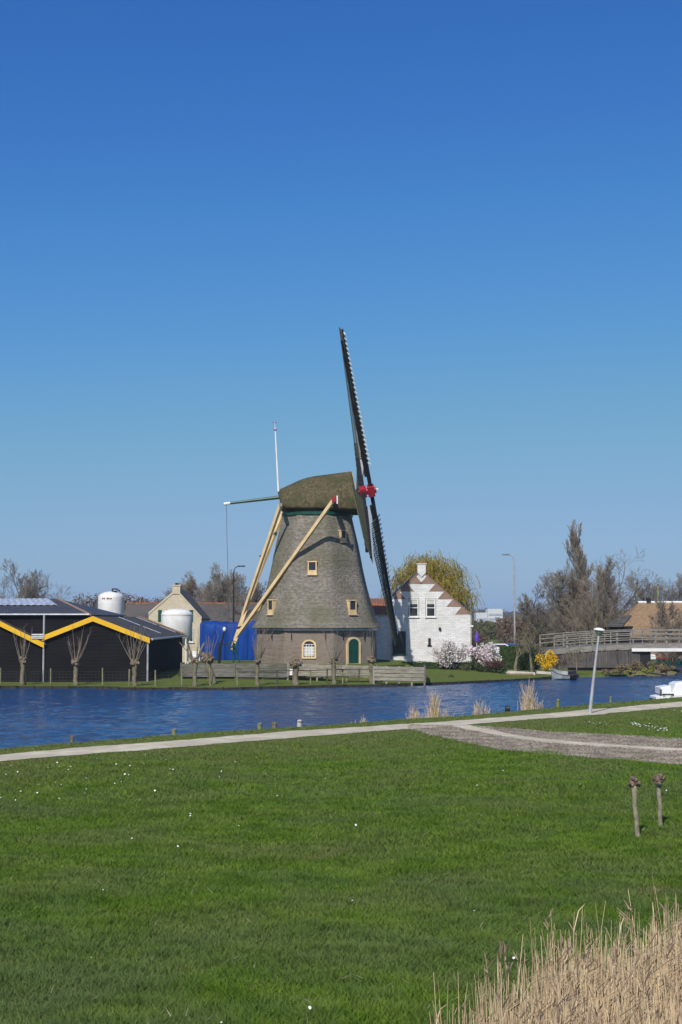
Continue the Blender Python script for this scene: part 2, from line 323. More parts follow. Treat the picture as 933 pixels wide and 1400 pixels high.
def np_mesh(name, V, Fc, m, parent=None):
    """V (n,3), Fc (k, 3 or 4)"""
    me = bpy.data.meshes.new(name); V = np.asarray(V, np.float32); Fc = np.asarray(Fc, np.int32)
    me.vertices.add(len(V)); me.vertices.foreach_set('co', V.ravel())
    k = Fc.shape[1]; me.loops.add(Fc.size); me.loops.foreach_set('vertex_index', Fc.ravel())
    me.polygons.add(len(Fc)); me.polygons.foreach_set('loop_start', np.arange(0, Fc.size, k, dtype=np.int32))
    me.update(calc_edges=True); me.validate()
    return link_mesh(name, me, parent, [m])
def copy_thing(root, loc, rz, label, scale=1):
    c = root.copy(); col.objects.link(c); c.location = loc; c.rotation_euler = (0, 0, rz); c.scale = (scale,) * 3; c['label'] = label
    for ch in root.children:
        d = ch.copy(); col.objects.link(d); d.parent = c
        for g in ch.children:
            e = g.copy(); col.objects.link(e); e.parent = d
    return c

# ------------------------------------------------------------------ terrain
WZ = -0.5
nearpx = [(0, 1031), (100, 1022), (200, 1014), (300, 1006), (400, 1000), (500, 993), (560, 988), (640, 983), (700, 977), (800, 968), (860, 963), (933, 957)]
farpx = [(0, 941), (100, 941), (200, 943), (300, 943), (400, 941), (480, 939), (550, 938), (640, 934), (700, 931), (755, 928), (800, 925.5)]
nl = [G(a, b, WZ) for a, b in nearpx]; fl = [G(a, b, WZ) for a, b in farpx]
NX = [-400, -100, -40] + [p.x for p in nl] + [30, 45, 120, 500]; NY = [-60, 0, 26] + [p.y for p in nl] + [92, 102, 130, 260]
FX = [-500, -26] + [p.x for p in fl] + [24.5, 26.5, 29, 60, 200, 500]; FY = [100, 98.2] + [p.y for p in fl] + [120.5, 138, 172, 185, 230, 330]
yn = lambda x: np.interp(x, NX, NY); yf = lambda x: np.interp(x, FX, FY)
def sm(t): t = np.clip(t, 0, 1); return t * t * (3 - 2 * t)
def gh(x, y):
    x = np.asarray(x, float); y = np.asarray(y, float)
    a = y - yn(x); b = y - yf(x)
    near = -0.40 * sm((a + 5.5) / 5.5)
    sw = (np.sin(x * .55 + 1) * np.cos(y * .41) * .05 + np.sin(x * .21 + y * .17) * .06) * sm((40 - y) / 6)
    near = near + sw
    chan = np.where(a > 0, -0.40 - 1.1 * sm(a / 1.2), near)
    far = np.where(b > -.08, -.36 + .46 * sm(b / 18), 0)
    z = np.where(a <= 0, near, chan)
    z = np.where(b > -.2, -1.5 + 1.14 * sm((b + .2) / .12), z)
    z = np.where(b > -.08, far, z)
    return z
def gz(x, y): return float(gh(x, y))
def build_ground():
    xs = np.concatenate([[-4000, -1500, -600, -300, -150, -90], np.arange(-60, 60.1, .8), [75, 100, 150, 300, 600, 1500, 4000]])
    rows = []
    for x in xs:
        n0 = float(yn(x)); f0 = float(yf(x))
        ys = list(np.linspace(min(-60, n0 - 20), n0 - 6, 60)) + [n0 + o for o in (-5, -4, -3, -2, -1.2, -.5, 0, .3, .7, 1.3)]
        ys += list(np.linspace(n0 + 2, f0 - 1.2, 6)) + [f0 + o for o in (-1, -.25, -.2, -.14, -.08, .0, .6, 1.5, 3, 5, 8, 11, 14, 18, 25, 40, 70, 130, 260, 500, 1000, 2000, 6000)]
        rows.append(ys)
    n = len(rows[0]); X = np.repeat(xs, n); Y = np.array(rows).ravel(); Z = gh(X, Y)
    V = np.stack([X, Y, Z], 1); nx = len(xs)
    i, j = np.meshgrid(np.arange(nx - 1), np.arange(n - 1), indexing='ij'); a = (i * n + j).ravel()
    o = np_mesh('ground', V, np.stack([a, a + n, a + n + 1, a + 1], 1), M['ground'])
    o.data.polygons.foreach_set('use_smooth', [True] * len(o.data.polygons))
    o['kind'] = 'structure'
build_ground()
def build_water():
    xs = np.arange(-48, 62, .24); ys = np.concatenate([np.arange(18, 45, .6), np.arange(45, 125, .2), np.arange(125, 260, .8)])
    X, Y = np.meshgrid(xs, ys, indexing='ij'); Z = np.zeros_like(X)
    r = np.random.RandomState(5)
    for k in range(46):
        lam = .5 + 1.6 * r.rand() ** 1.8; th = R(78) + r.randn() * .55; ph = r.rand() * 6.28
        kk = 2 * math.pi / lam; amp = .0036 * lam ** .8
        mod = .75 + .35 * np.sin(X * r.uniform(.05, .22) + Y * r.uniform(.05, .22) + r.rand() * 6)
        Z += amp * mod * np.sin(kk * (X * math.cos(th) + Y * math.sin(th)) + ph)
    V = np.stack([X.ravel(), Y.ravel(), WZ + Z.ravel()], 1); n = len(ys)
    i, j = np.meshgrid(np.arange(len(xs) - 1), np.arange(n - 1), indexing='ij'); a = (i * n + j).ravel()
    o = np_mesh('canal_water', V, np.stack([a, a + n, a + n + 1, a + 1], 1), M['water'])
    o.data.polygons.foreach_set('use_smooth', [True] * len(o.data.polygons))
    o['kind'] = 'structure'
build_water()
# paths and the bare strip
path1 = [G(a, b, 0) for a, b in [(-260, 1062), (-120, 1047), (0, 1036.5), (150, 1024.5), (300, 1012.5), (450, 1000.5), (540, 994.5), (620, 989), (700, 982.5), (800, 974.5), (933, 963), (1080, 951)]]
path2 = [G(a, b, 0) for a, b in [(618, 989.5), (650, 997), (700, 1007), (758, 1014), (825, 1019.5), (933, 1025.5), (1060, 1031), (1200, 1036)]]
mudup = [(575, 991), (600, 992), (640, 991), (665, 994), (700, 996), (757, 1001), (825, 1004), (933, 1010), (1060, 1016), (1200, 1022)]
muddn = [(558, 996), (600, 1008), (650, 1018), (700, 1027), (757, 1032), (837, 1039), (933, 1046), (1060, 1055), (1200, 1062)]
def dense(pl, step=.35):
    out = []
    for a, b in zip(pl[:-1], pl[1:]):
        k = max(1, int((b - a).length / step))
        for i in range(k): out.append(a.lerp(b, i / k))
    out.append(pl[-1]); return out
def smooth_line(pl):
    for _ in range(2):
        q = [pl[0]]
        for a, b in zip(pl[:-1], pl[1:]): q += [a.lerp(b, .25), a.lerp(b, .75)]
        q.append(pl[-1]); pl = q
    return pl
def ribbon(name, pl, wid, z, m, seed):
    pl = dense(smooth_line(pl)); r = random.Random(seed); mb = MB(); e1 = e2 = 0; vs = []
    for i, p in enumerate(pl):
        d = (pl[min(i + 1, len(pl) - 1)] - pl[max(0, i - 1)]).normalized(); nrm = Vector((-d.y, d.x, 0))
        e1 = e1 * .82 + r.uniform(-.12, .12); e2 = e2 * .82 + r.uniform(-.12, .12)
        vs += [p + nrm * (wid / 2 + e1) + Vector((0, 0, z)), p - nrm * (wid / 2 + e2) + Vector((0, 0, z))]
    mb.add(vs, [(2 * i, 2 * i + 1, 2 * i + 3, 2 * i + 2) for i in range(len(pl) - 1)])
    tag(mb.build(name, m), kind='structure')
ribbon('gravel_path', path1, 2.05, .012, M['path'], 1)
ribbon('trodden_path', path2, .85, .010, M['path'], 2)
up = dense([G(a, b, 0) for a, b in mudup], .4); dn = dense([G(a, b, 0) for a, b in muddn], .4)
rr = random.Random(4)
mudpoly = [p + Vector((rr.uniform(-.2, .2), rr.uniform(-.3, .3), .004)) for p in up] + [p + Vector((rr.uniform(-.2, .2), rr.uniform(-.3, .3), .004)) for p in reversed(dn)]
mb = MB(); mb.add(mudpoly, [tuple(range(len(mudpoly)))]); tag(mb.build('bare_soil', M['mulch']), kind='structure')

def dist_line(X, Y, pl):
    d = np.full(X.shape, 1e9)
    for a, b in zip(pl[:-1], pl[1:]):
        ax, ay, bx, by = a.x, a.y, b.x, b.y; L2 = (bx - ax) ** 2 + (by - ay) ** 2 + 1e-9
        t = np.clip(((X - ax) * (bx - ax) + (Y - ay) * (by - ay)) / L2, 0, 1)
        d = np.minimum(d, np.hypot(X - ax - t * (bx - ax), Y - ay - t * (by - ay)))
    return d
def mud_mask(X, Y):
    ux = [p.x for p in up]; uy = [p.y for p in up]; lx = [p.x for p in dn]; ly = [p.y for p in dn]
    # up / down boundaries as functions of the photo bearing x/y
    t = X / Y; tu = [p.x / p.y for p in up]; td = [p.x / p.y for p in dn]
    o = np.argsort(tu); yu = np.interp(t, np.array(tu)[o], np.array(uy)[o]); o = np.argsort(td); yl = np.interp(t, np.array(td)[o], np.array(ly)[o])
    return (t > min(td)) & (Y < yu) & (Y > yl)
def fbm(X, Y, seed, sc_):
    r = np.random.RandomState(seed); z = np.zeros_like(X)
    for o in range(9):
        th = r.rand() * 6.28; k = sc_ * r.uniform(.5, 2.2); z += np.sin(k * (X * math.cos(th) + Y * math.sin(th)) + r.rand() * 6.28 + 1.3 * np.sin(k * .6 * (Y * math.cos(th) - X * math.sin(th))))
    return z / 9 * 2
def blades(name, X, Y, Z, h, wdt, lean, m, flat=False):
    n = len(X); th = rs.rand(n) * 6.283; la = rs.rand(n) * 6.283
    dx = np.cos(th) * wdt / 2; dy = np.sin(th) * wdt / 2
    lx = np.cos(la) * lean; ly = np.sin(la) * lean
    V = np.zeros((n, 3, 3), np.float32)
    V[:, 0] = np.stack([X - dx, Y - dy, Z - .01], 1); V[:, 1] = np.stack([X + dx, Y + dy, Z - .01], 1)
    V[:, 2] = np.stack([X + lx, Y + ly, Z + h], 1)
    return np_mesh(name, V.reshape(-1, 3), np.arange(3 * n).reshape(-1, 3), m)
def meadow():
    Xs = []; Ys = []
    # density falls off with distance, blade width grows
    for (y0, y1, den) in ((8, 16, 3600), (16, 24, 3300), (24, 34, 1900), (34, 46, 900), (46, 62, 300), (62, 90, 120)):
        hw0 = .24 * y1 + 9
        n = int((y1 - y0) * 2 * hw0 * den * .8)
        y = rs.uniform(y0, y1, n); x = rs.uniform(-hw0, hw0, n); kk = (np.abs(x) < .24 * y + 2.5) | (rs.rand(n) < .45); Xs.append(x[kk]); Ys.append(y[kk])
    X = np.concatenate(Xs); Y = np.concatenate(Ys)
    k = (Y < yn(X) + .1) & (np.abs(X) < .24 * Y + 7 + 1.5 * rs.randn(len(X)))
    d1 = dist_line(X, Y, path1); d2 = dist_line(X, Y, path2); mm = mud_mask(X, Y)
    wob = fbm(X, Y, 3, 2.2) * .16 + fbm(X, Y, 4, 7) * .14 + rs.randn(len(X)) * .05
    k &= (d1 > .98 + wob) & (d2 > .5) & ~(mm & (fbm(X, Y, 9, .9) + fbm(X, Y, 19, 3) * .6 < .80 + .6 * rs.rand(len(X))))
    X = X[k]; Y = Y[k]; d1 = d1[k]
    patch = fbm(X, Y, 1, 1.3); fine = fbm(X, Y, 2, 5) + .6 * fbm(X, Y, 6, 12)
    keep = rs.rand(len(X)) < np.clip(.78 + .3 * fine, .35, 1); X = X[keep]; Y = Y[keep]; patch = patch[keep]; fine = fine[keep]; d1 = d1[keep]
    h = (.05 + .02 * patch + .03 * np.clip(fine, 0, 1.4) + rs.rand(len(X)) * .04)
    h = np.clip(h, .03, .22) * np.clip(.45 + d1 / 7, .5, 1) * (1 - .3 * sm((Y - 34) / 14))
    bank = (yn(X) - Y < 3) & (Y > 30); h = np.where(bank, h * 1.1 + .02, h)
    wd = .0055 + .00055 * Y + rs.rand(len(X)) * .005
    o = blades('meadow_grass', X, Y, gh(X, Y), h, wd, .5 * h + rs.rand(len(X)) * h * 1.2, M['blade'])
    d1k = d1; dry = np.clip((1.15 - d1k / 7.5), 0, 1) * np.clip(.62 + .3 * fbm(X, Y, 31, .8) + .25 * fbm(X, Y, 32, 3.2), 0, 1) * .85
    dry = np.maximum(dry, np.clip(.55 * fbm(X, Y, 33, .9) + .4 * fbm(X, Y, 34, 3.5) - .42, 0, .7)); dry = np.where(rs.rand(len(X)) < .04, .9, dry)
    pale = np.clip(sm((27 - Y) / 14) * .55 + .4 * fbm(X, Y, 35, .6) * .8 + .3 * fbm(X, Y, 36, 2.6), 0, .85)
    for nm, ar in (('dry', dry), ('pale', pale)):
        at = o.data.attributes.new(nm, 'FLOAT', 'POINT'); at.data.foreach_set('value', np.repeat(ar, 3).astype(np.float32))
    tag(o, 'rough green meadow grass filling the foreground down to the canal path', 'grass', kind='stuff')
    # straw and clippings on the bare strip
    n = 260000; x = rs.uniform(2, 26, n); y = rs.uniform(38, 64, n); k = mud_mask(x, y) & (dist_line(x, y, path2) > .38); x = x[k]; y = y[k]
    o = blades('straw_litter', x, y, gh(x, y) + .012, .015 + rs.rand(len(x)) * .03, .016 + rs.rand(len(x)) * .014, .07, M['dryblade'])
    tag(o, 'loose greyish straw and clippings strewn over the bare soil strip', 'straw', kind='stuff')
    # dry stems lying in the meadow
    n = 500; y = 11 + rs.rand(n) ** .8 * 30; x = rs.uniform(-1, 1, n) * (.24 * y + 1)
    k = dist_line(x, y, path1) > 2; x = x[k]; y = y[k]
    o = blades('dry_stems', x, y, gh(x, y) + .06, .03 + rs.rand(len(x)) * .05, .010, .13, M['dryblade'])
    tag(o, 'scattered pale dead stems lying in the green meadow grass', 'dry stems', kind='stuff')
    # daisies
    n = 1300; y = rs.uniform(14, 45, n); x = rs.uniform(-1, 1, n) * (.24 * y + 1)
    p = np.exp(-((x + 9) / 4) ** 2 - ((y - 38) / 4) ** 2) * .9 + .012
    k = (rs.rand(n) < p) & (dist_line(x, y, path1) > 1.4) & ~mud_mask(x, y); x = list(x[k]); y = list(y[k])
    for (cx, cy, m_) in ((890, 997, 40), (915, 972, 14), (820, 992, 6)):
        for q in range(m_):
            t = rnd.uniform(-1, 1); g_ = G(cx + 26 * t + rnd.gauss(0, 3), cy + 5 * t + rnd.gauss(0, 1.2), 0); x.append(g_.x); y.append(g_.y)
    mb = MB()
    for a, b in zip(x, y):
        if dist_line(np.array([a]), np.array([b]), path1)[0] < 1.3: continue
        r_ = rnd.uniform(.006, .015) * (1 + b / 50); z = gz(a, b) + rnd.uniform(.08, .13); tx, ty = rnd.uniform(-.4, .4), rnd.uniform(.1, .8)
        mb.add([(a + r_ * math.cos(q * 1.047), b + r_ * math.sin(q * 1.047), z + tx * r_ * math.cos(q * 1.047) + ty * r_ * math.sin(q * 1.047)) for q in range(6)], [(0, 1, 2, 3, 4, 5)])
    tag(mb.build('daisies', M['daisy']), 'tiny white daisies dotted through the meadow grass', 'daisies', kind='stuff')
meadow()

# ------------------------------------------------------------------ plants
def leafcloud(mb, pts, size, r, flat=False):
    for p in pts:
        s = size * r.uniform(.6, 1.4); q = Quaternion((r.gauss(0, 1), r.gauss(0, 1), r.gauss(0, 1), r.gauss(0, 1))).normalized()
        a = q @ Vector((s, 0, 0)); b = q @ Vector((0, s * .6, 0)); p = Vector(p)
        mb.add([p - a, p - b, p + a, p + b], [(0, 1, 2, 3)])
def perp(d, r):
    v = Vector((r.gauss(0, 1), r.gauss(0, 1), r.gauss(0, 1))); v -= d * v.dot(d); return v.normalized()
def grow(T, C, tips, p, d, L, rad, lv, st, r):
    n = 4 if lv < 2 else 3 if lv < 4 else 2
    pts = [p.copy()]; rads = [rad]; q = p.copy(); dd = d.copy()
    for i in range(n):
        dd = (dd + perp(dd, r) * st['wob'] + Vector((0, 0, st['up'] if lv else .05))).normalized()
        if st.get('droop') and lv >= st['droopfrom']: dd = (dd + Vector((0, 0, -st['droop']))).normalized()
        q = q + dd * (L / n); pts.append(q.copy()); rads.append(max(rad * (1 - .62 * (i + 1) / n), st['rmin']))
    (T if lv <= st.get('tl', 1) else C).tube(pts, rads, 7 if lv == 0 else 5 if lv == 1 else 3, caps=False)
    if lv >= st['levels']:
        tips.append(q.copy()); return
    k = st['kids'][lv]
    for i in range(k):
        t = (st['first'] if lv == 0 else .22) + (1 - (st['first'] if lv == 0 else .22)) * (i + r.random() * .9) / k
        f = min(t * n, n - .001); a = int(f); b = pts[a].lerp(pts[a + 1], f - a)
        ang = R(st['ang'][lv]) * r.uniform(.7, 1.25); base = (pts[a + 1] - pts[a]).normalized()
        nd = (base * math.cos(ang) + perp(base, r) * math.sin(ang)).normalized()
        tt = (1 - .55 * t) if lv == 0 and not st.get('flat') else (1 - .35 * t)
        grow(T, C, tips, b, nd, L * st['ratio'][lv] * tt * r.uniform(.75, 1.2), max(rads[a] * st.get('thin', .5), st['rmin']), lv + 1, st, r)
def tree(name, x, y, h, st, label, cat='tree', seed=1, mats=('bark', 'twig'), trunkr=None, lean=(0, 0), group=None, leaf=None, z=None):
    r = random.Random(seed); z = gz(x, y) - .1 if z is None else z
    root = thing(name, (x, y, z), label, cat, group); T = MB(); C = MB(); tips = []
    grow(T, C, tips, Vector((x, y, z)), Vector((lean[0], lean[1], 1)).normalized(), h * st['trunk'], trunkr or h * .022, 0, st, r)
    T.build('trunk', M[mats[0]], root, smooth=True)
    if leaf:
        mb = C; C2 = MB(); pts = []
        for t_ in tips:
            for _ in range(leaf[1]): pts.append(t_ + Vector((r.gauss(0, leaf[3]), r.gauss(0, leaf[3]), r.gauss(0, leaf[3] * .8))))
        leafcloud(C2, pts, leaf[2], r)
        c = C.build('branches', M[mats[1]], root); C2.build('crown', M[leaf[0]], root)
    else: C.build('crown', M[mats[1]], root)
    return root
WIDE = dict(levels=5, kids=[10, 6, 5, 4, 2], ang=[48, 42, 40, 38, 36], ratio=[.72, .64, .62, .62, .62], first=.3, wob=.14, up=.07, rmin=.0085, trunk=.62, flat=1)
ROUND = dict(levels=5, kids=[14, 8, 6, 4, 3], ang=[42, 38, 38, 38, 36], ratio=[.62, .62, .62, .62, .62], first=.18, wob=.12, up=.10, rmin=.0085, trunk=.72)
THICK = dict(levels=4, kids=[34, 11, 7, 4], ang=[40, 36, 36, 38], ratio=[.5, .55, .5, .5], first=.03, wob=.12, up=.10, rmin=.010, trunk=.88, thin=.3)
POPLAR = dict(levels=4, kids=[50, 11, 7, 4], ang=[30, 24, 24, 28], ratio=[.35, .45, .5, .55], first=.12, wob=.07, up=.20, rmin=.010, trunk=.97, thin=.32)
SMALL = dict(levels=4, kids=[7, 5, 4, 4], ang=[46, 40, 42, 44], ratio=[.75, .62, .6, .6], first=.42, wob=.16, up=.06, rmin=.009, trunk=.5, flat=1)
def tree_at(name, px, Y, topy, st, label, **kw):
    p = P(px, topy, Y); z = gz(p.x, Y); return tree(name, p.x, Y, (p.z - z), st, label, **kw)
tree_at('bare_tree', 12, 150, 762, ROUND, 'bare spreading tree rising behind the black barns at the far left', seed=3)
tree_at('bare_tree', 62, 156, 776, WIDE, 'lighter bare tree behind the pale rooflight of the barns, right of the spreading one', seed=18)
tree_at('bare_tree', 291, 162, 766, ROUND, 'big round bare tree behind the blue tarpaulin and the farmhouse roof', seed=8, mats=('bark', 'twigbrown'))
tree_at('bare_tree', 262, 166, 782, ROUND, 'smaller bare tree standing behind the chimney side of the tan farmhouse', seed=9)
tree_at('bare_tree', 318, 172, 776, ROUND, 'bare tree behind the dark lamp post left of the mill', seed=14, mats=('bark', 'twigbrown'))
tree_at('bare_tree', 277, 158, 778, ROUND, 'bare tree behind the dark roof of the tan farmhouse', seed=61, mats=('bark', 'twigbrown'))
tree_at('bare_tree', 304, 156, 772, ROUND, 'bare tree between the farmhouse roof and the dark lamp post', seed=63)
tree_at('bare_tree', 360, 165, 784, ROUND, 'bare tree half hidden behind the left edge of the mill', seed=12)
# right hand group
tree_at('poplar_tree', 798, 175, 738, POPLAR, 'tall narrow bare poplar rising above the trees behind the bridge', seed=5, mats=('bark', 'twigbrown'))
tree_at('bare_tree', 762, 158, 772, ROUND, 'grey bare tree left of the poplar, behind the forsythia', seed=21)
tree_at('bare_tree', 833, 160, 748, WIDE, 'dark bare tree with crooked limbs just right of the poplar', seed=23)
tree_at('thicket_tree', 806, 150, 774, THICK, 'dense olive brown thicket of bare stems below the poplar', seed=31, mats=('twigolive', 'twigbrown'))
tree_at('thicket_tree', 786, 155, 782, THICK, 'brown bare thicket at the left foot of the poplar', seed=33, mats=('twigbrown', 'twigbrown'))
tree_at('bare_tree', 741, 150, 795, ROUND, 'low grey bare tree over the hedge, left of the poplar group', seed=37)
tree_at('bare_tree', 885, 185, 776, ROUND, 'bare tree behind the white ridge of the golden thatched house', seed=41)
tree_at('bare_tree', 918, 185, 772, ROUND, 'bare tree at the right edge of the view behind the thatched house', seed=43)
tree_at('bare_shrub', 922, 140, 824, THICK, 'brown bare shrub in front of the thatched roof above the railing', cat='shrub', seed=44, mats=('twigbrown', 'twigbrown'))
tree_at('lawn_tree', 704, 122, 838, SMALL, 'small leaning bare tree with a pale trunk on the garden lawn', cat='tree', seed=51, mats=('pollard', 'twigolive'), trunkr=.17, lean=(.08, 0))
tree_at('lawn_tree', 727, 119, 824, SMALL, 'small upright bare tree with forked limbs beside the yellow forsythia', cat='tree', seed=53, mats=('bark', 'twigolive'), trunkr=.15)
tree_at('sapling', 787, 119, 872, SMALL, 'thin forked sapling on the bank in front of the dark plank wall', cat='tree', seed=54, mats=('pollard', 'twigolive'), trunkr=.07)
# willow behind the white house
def willow(px, Y, topy, h_w, label, seed):
    r = random.Random(seed); top = P(px, topy, Y); z = gz(top.x, Y); x = top.x; H = top.z - z; root = thing('weeping_willow', (x, Y, z), label, 'tree')
    st = dict(levels=3, kids=[12, 7, 5], ang=[50, 42, 40], ratio=[.62, .6, .6], first=.35, wob=.15, up=.08, rmin=.02, trunk=.62, flat=1, tl=1)
    T = MB(); C = MB(); tips = []; grow(T, C, tips, Vector((x, Y, z)), Vector((0, 0, 1)), H * .62, H * .03, 0, st, r)
    T.build('trunk', M['bark'], root, smooth=True); C.build('branches', M['twigolive'], root)
    W = MB(); c = Vector((x, Y, z + H * .50))
    heads = []
    for _ in range(480):   # lumpy outline: a bundle of strands hangs from each head
        a = r.uniform(0, 6.283); e = r.uniform(-.15, 1.45); rr_ = r.uniform(.45, 1.0)
        heads.append(c + Vector((math.cos(a) * math.cos(e) * h_w * rr_, math.sin(a) * math.cos(e) * h_w * rr_, math.sin(e) * H * .46 * rr_)))
    for hd in heads:
        for _ in range(13):
            p = hd + Vector((r.gauss(0, .5), r.gauss(0, .5), r.gauss(0, .35))); L = r.uniform(.4, 1.6) * (1.25 if abs(hd.x - x) > h_w * .7 else 1)
            o = (p - c); o.z = 0; o = o.normalized() if o.length > 0 else Vector((1, 0, 0)); k = int(L / .13)
            q = p.copy(); dv = (o * .12 + Vector((r.gauss(0, .2), r.gauss(0, .2), -.1)))
            for i in range(k):
                dv = (dv + Vector((0, 0, -.16))).normalized(); q = q + dv * .13
                if q.z < z + .6: break
                s = .085; a2 = perp(dv, r) * s; b2 = dv * s * 1.1
                W.add([q - b2, q + a2 * .45, q + b2, q - a2 * .45], [(0, 1, 2, 3)])
    W.build('crown', M['willow'], root)
willow(588, 140, 750, 4.3, 'yellow green weeping willow behind the white gabled house', 4)
def bushy(name, px, Y, wid, h, m, label, cat='shrub', seed=1, n=1400, size=.07, depth=None, z=None, tw='twig', stems=6, x=None, elong=1):
    r = random.Random(seed); x = P(px, 900, Y).x if x is None else x; z = gz(x, Y) if z is None else z
    root = thing(name, (x, Y, z), label, cat); depth = depth or wid
    S = MB()
    cl = [(r.uniform(-.36, .36) * wid, r.uniform(-.36, .36) * depth, r.uniform(.3, .78) * h, r.uniform(.16, .28)) for _ in range(9)]
    for cx, cy, cz, _ in cl:
        S.tube([(x, Y, z), (x + cx * .5, Y + cy * .5, z + cz * .5), (x + cx, Y + cy, z + cz)], [.035, .02, .01], 4, caps=False)
        for _ in range(stems): S.tube([(x + cx * .6, Y + cy * .6, z + cz * .6), (x + cx + r.gauss(0, wid * .16), Y + cy + r.gauss(0, depth * .16), z + cz + r.uniform(0, .25) * h)], [.012, .006], 3, caps=False)
    S.build('stems', M[tw], root)
    L = MB(); pts = []
    while len(pts) < n:
        cx, cy, cz, rr_ = r.choice(cl); v = Vector((r.gauss(0, 1), r.gauss(0, 1), r.gauss(0, 1))).normalized() * r.uniform(.5, 1.1)
        p = Vector((x + cx + v.x * rr_ * wid, Y + cy + v.y * rr_ * depth, z + cz + v.z * rr_ * h))
        if z + .02 < p.z < z + h * 1.05: pts.append(p)
    leafcloud(L, pts, size, r); L.build('foliage', M[m], root)
    return root
def hedge(name, x0, x1, y0, y1, z0, z1, m, label, seed=1, dens=90, size=.05):
    r = random.Random(seed); root = thing(name, ((x0 + x1) / 2, (y0 + y1) / 2, z0), label, 'hedge')
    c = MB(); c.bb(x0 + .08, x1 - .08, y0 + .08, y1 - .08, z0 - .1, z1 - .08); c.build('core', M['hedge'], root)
    pts = []; A = (x1 - x0) * (z1 - z0) * 2 + (x1 - x0) * (y1 - y0)
    for _ in range(int(A * dens * 3)):
        f = r.random(); x = r.uniform(x0, x1); y = r.uniform(y0, y1); z = r.uniform(z0, z1)
        if f < .5: y = y0 + abs(r.gauss(0, .05))
        elif f < .8: z = z1 - abs(r.gauss(0, .05)) + .04 * math.sin(x * 3)
        elif f < .9: x = x1 if r.random() < .5 else x0
        else: y = y1
        pts.append((x, y, z))
    L = MB(); leafcloud(L, pts, size, r); L.build('foliage', M[m], root)

# ------------------------------------------------------------------ the windmill
MX, MY, MZ = -1.90, 114.0, .85
OCT = R(-7)     # facet normals at OCT + k*45 deg, measured from the camera side towards +x
mill = thing('windmill', (MX, MY, MZ), 'tall octagonal thatched windmill on a brick base, sails seen from the side', 'windmill')
def nrm(a): return Vector((math.sin(a), -math.cos(a), 0))
prof = [(3.58, 5.05), (3.66, 5.22), (3.9, 5.0), (4.4, 4.80), (5.25, 4.52), (6.3, 4.20), (7.2, 3.96), (8.2, 3.74), (9.2, 3.55), (10.2, 3.35), (11.2, 3.12), (12.0, 2.93), (12.45, 2.82)]
def RR(z): return float(np.interp(z, [a for a, b in prof[1:]], [b for a, b in prof[1:]])) / .964
def octring(R_, z, round_=.10, c=(MX, MY)):
    """corner-rounded octagon"""
    pts = []
    cs = [nrm(OCT + R(22.5) + k * R(45)) * R_ for k in range(8)]
    for k in range(8):
        a, b, d = cs[k - 1], cs[k], cs[(k + 1) % 8]
        for t in range(5):
            u = t / 4; p0 = b.lerp(a, round_); p2 = b.lerp(d, round_)
            p = p0 * (1 - u) ** 2 + b * 2 * u * (1 - u) + p2 * u ** 2
            pts.append(Vector((c[0] + p.x, c[1] + p.y, z)))
    return pts
def base_wall():
    mb = MB(); mb.loft([octring(4.82 / .964 * s, z, .03) for z, s in ((MZ - .3, 1.0), (MZ + 1.4, .99), (3.72, .975))]); return mb
base_wall().build('base_wall', M['millbrick'], mill)
mb = MB(); mb.loft([octring(4.88 / .964, 3.40, .03), octring(4.88 / .964, 3.59, .03)]); mb.build('wall_plate', M['galv'], mill)
zs = [3.58, 3.62, 3.75] + list(np.arange(4.0, 12.46, .28)) + [12.5]
secs = [octring(4.75, 3.58)] + [octring(RR(max(z, 3.66)) * (1 - .02 * (z < 3.6)), z, .16) for z in zs]
r_ = random.Random(2)
secs = [[Vector((p.x + (p.x - MX) * r_.gauss(0, .0012), p.y + (p.y - MY) * r_.gauss(0, .0012), p.z)) for p in q] for q in secs]
mb = MB(); mb.loft(secs); mb.build('thatched_body', M['thatch'], mill, smooth=False)
mb = MB(); mb.loft([octring(2.98, 12.42, .3), octring(3.05, 12.5, .3), octring(3.05, 12.72, .3)]); mb.build('curb_ring', M['green'], mill)
mb = MB(); mb.lathe((MX, MY, 0), [(2.55, 12.6), (2.6, 13.3)], 32); mb.build('cap_base', M['darkwood'], mill)

def facet(k, z, R_=None):
    a = OCT + k * R(45); ap = (R_ or RR(z)) * math.cos(R(22.5)); return Vector((MX, MY, z)) + nrm(a) * ap, nrm(a), Vector((math.cos(a), math.sin(a), 0))
def thatch_window(k, off, z0, z1, wd):
    """a vertical cream frame set into the sloping thatch"""
    c, n, t = facet(k, z0); c2, _, _ = facet(k, z1); c = c + t * off; front = .06
    rot = Matrix((t, n, Vector((0, 0, 1)))).transposed()
    win = MB(); fw = .085; dpt = .62
    def bx(mb, a0, a1, b0, b1, d0, d1):
        mb.box(c + t * ((a0 + a1) / 2) + n * ((d0 + d1) / 2) + Vector((0, 0, (b0 + b1) / 2)), (abs(a1 - a0), abs(d1 - d0), abs(b1 - b0)), rot)
    H = z1 - z0; lowh = H * .34
    bx(win, -wd / 2, -wd / 2 + fw, 0, H, -dpt, front); bx(win, wd / 2 - fw, wd / 2, 0, H, -dpt, front)
    bx(win, -wd / 2 - .04, wd / 2 + .04, H, H + .08, -dpt, front + .03)
    bx(win, -wd / 2 + fw, wd / 2 - fw, 0, lowh, -dpt, front - .004)
    bx(win, -wd / 2 - .05, wd / 2 + .05, -.07, 0, -.3, front + .10)
    w_ = win.build('window', M['cream'], mill)
    g = MB(); bx(g, -wd / 2 + fw, wd / 2 - fw, lowh, H, -.3, front - .05); g.build('pane', M['glass'], w_)
    
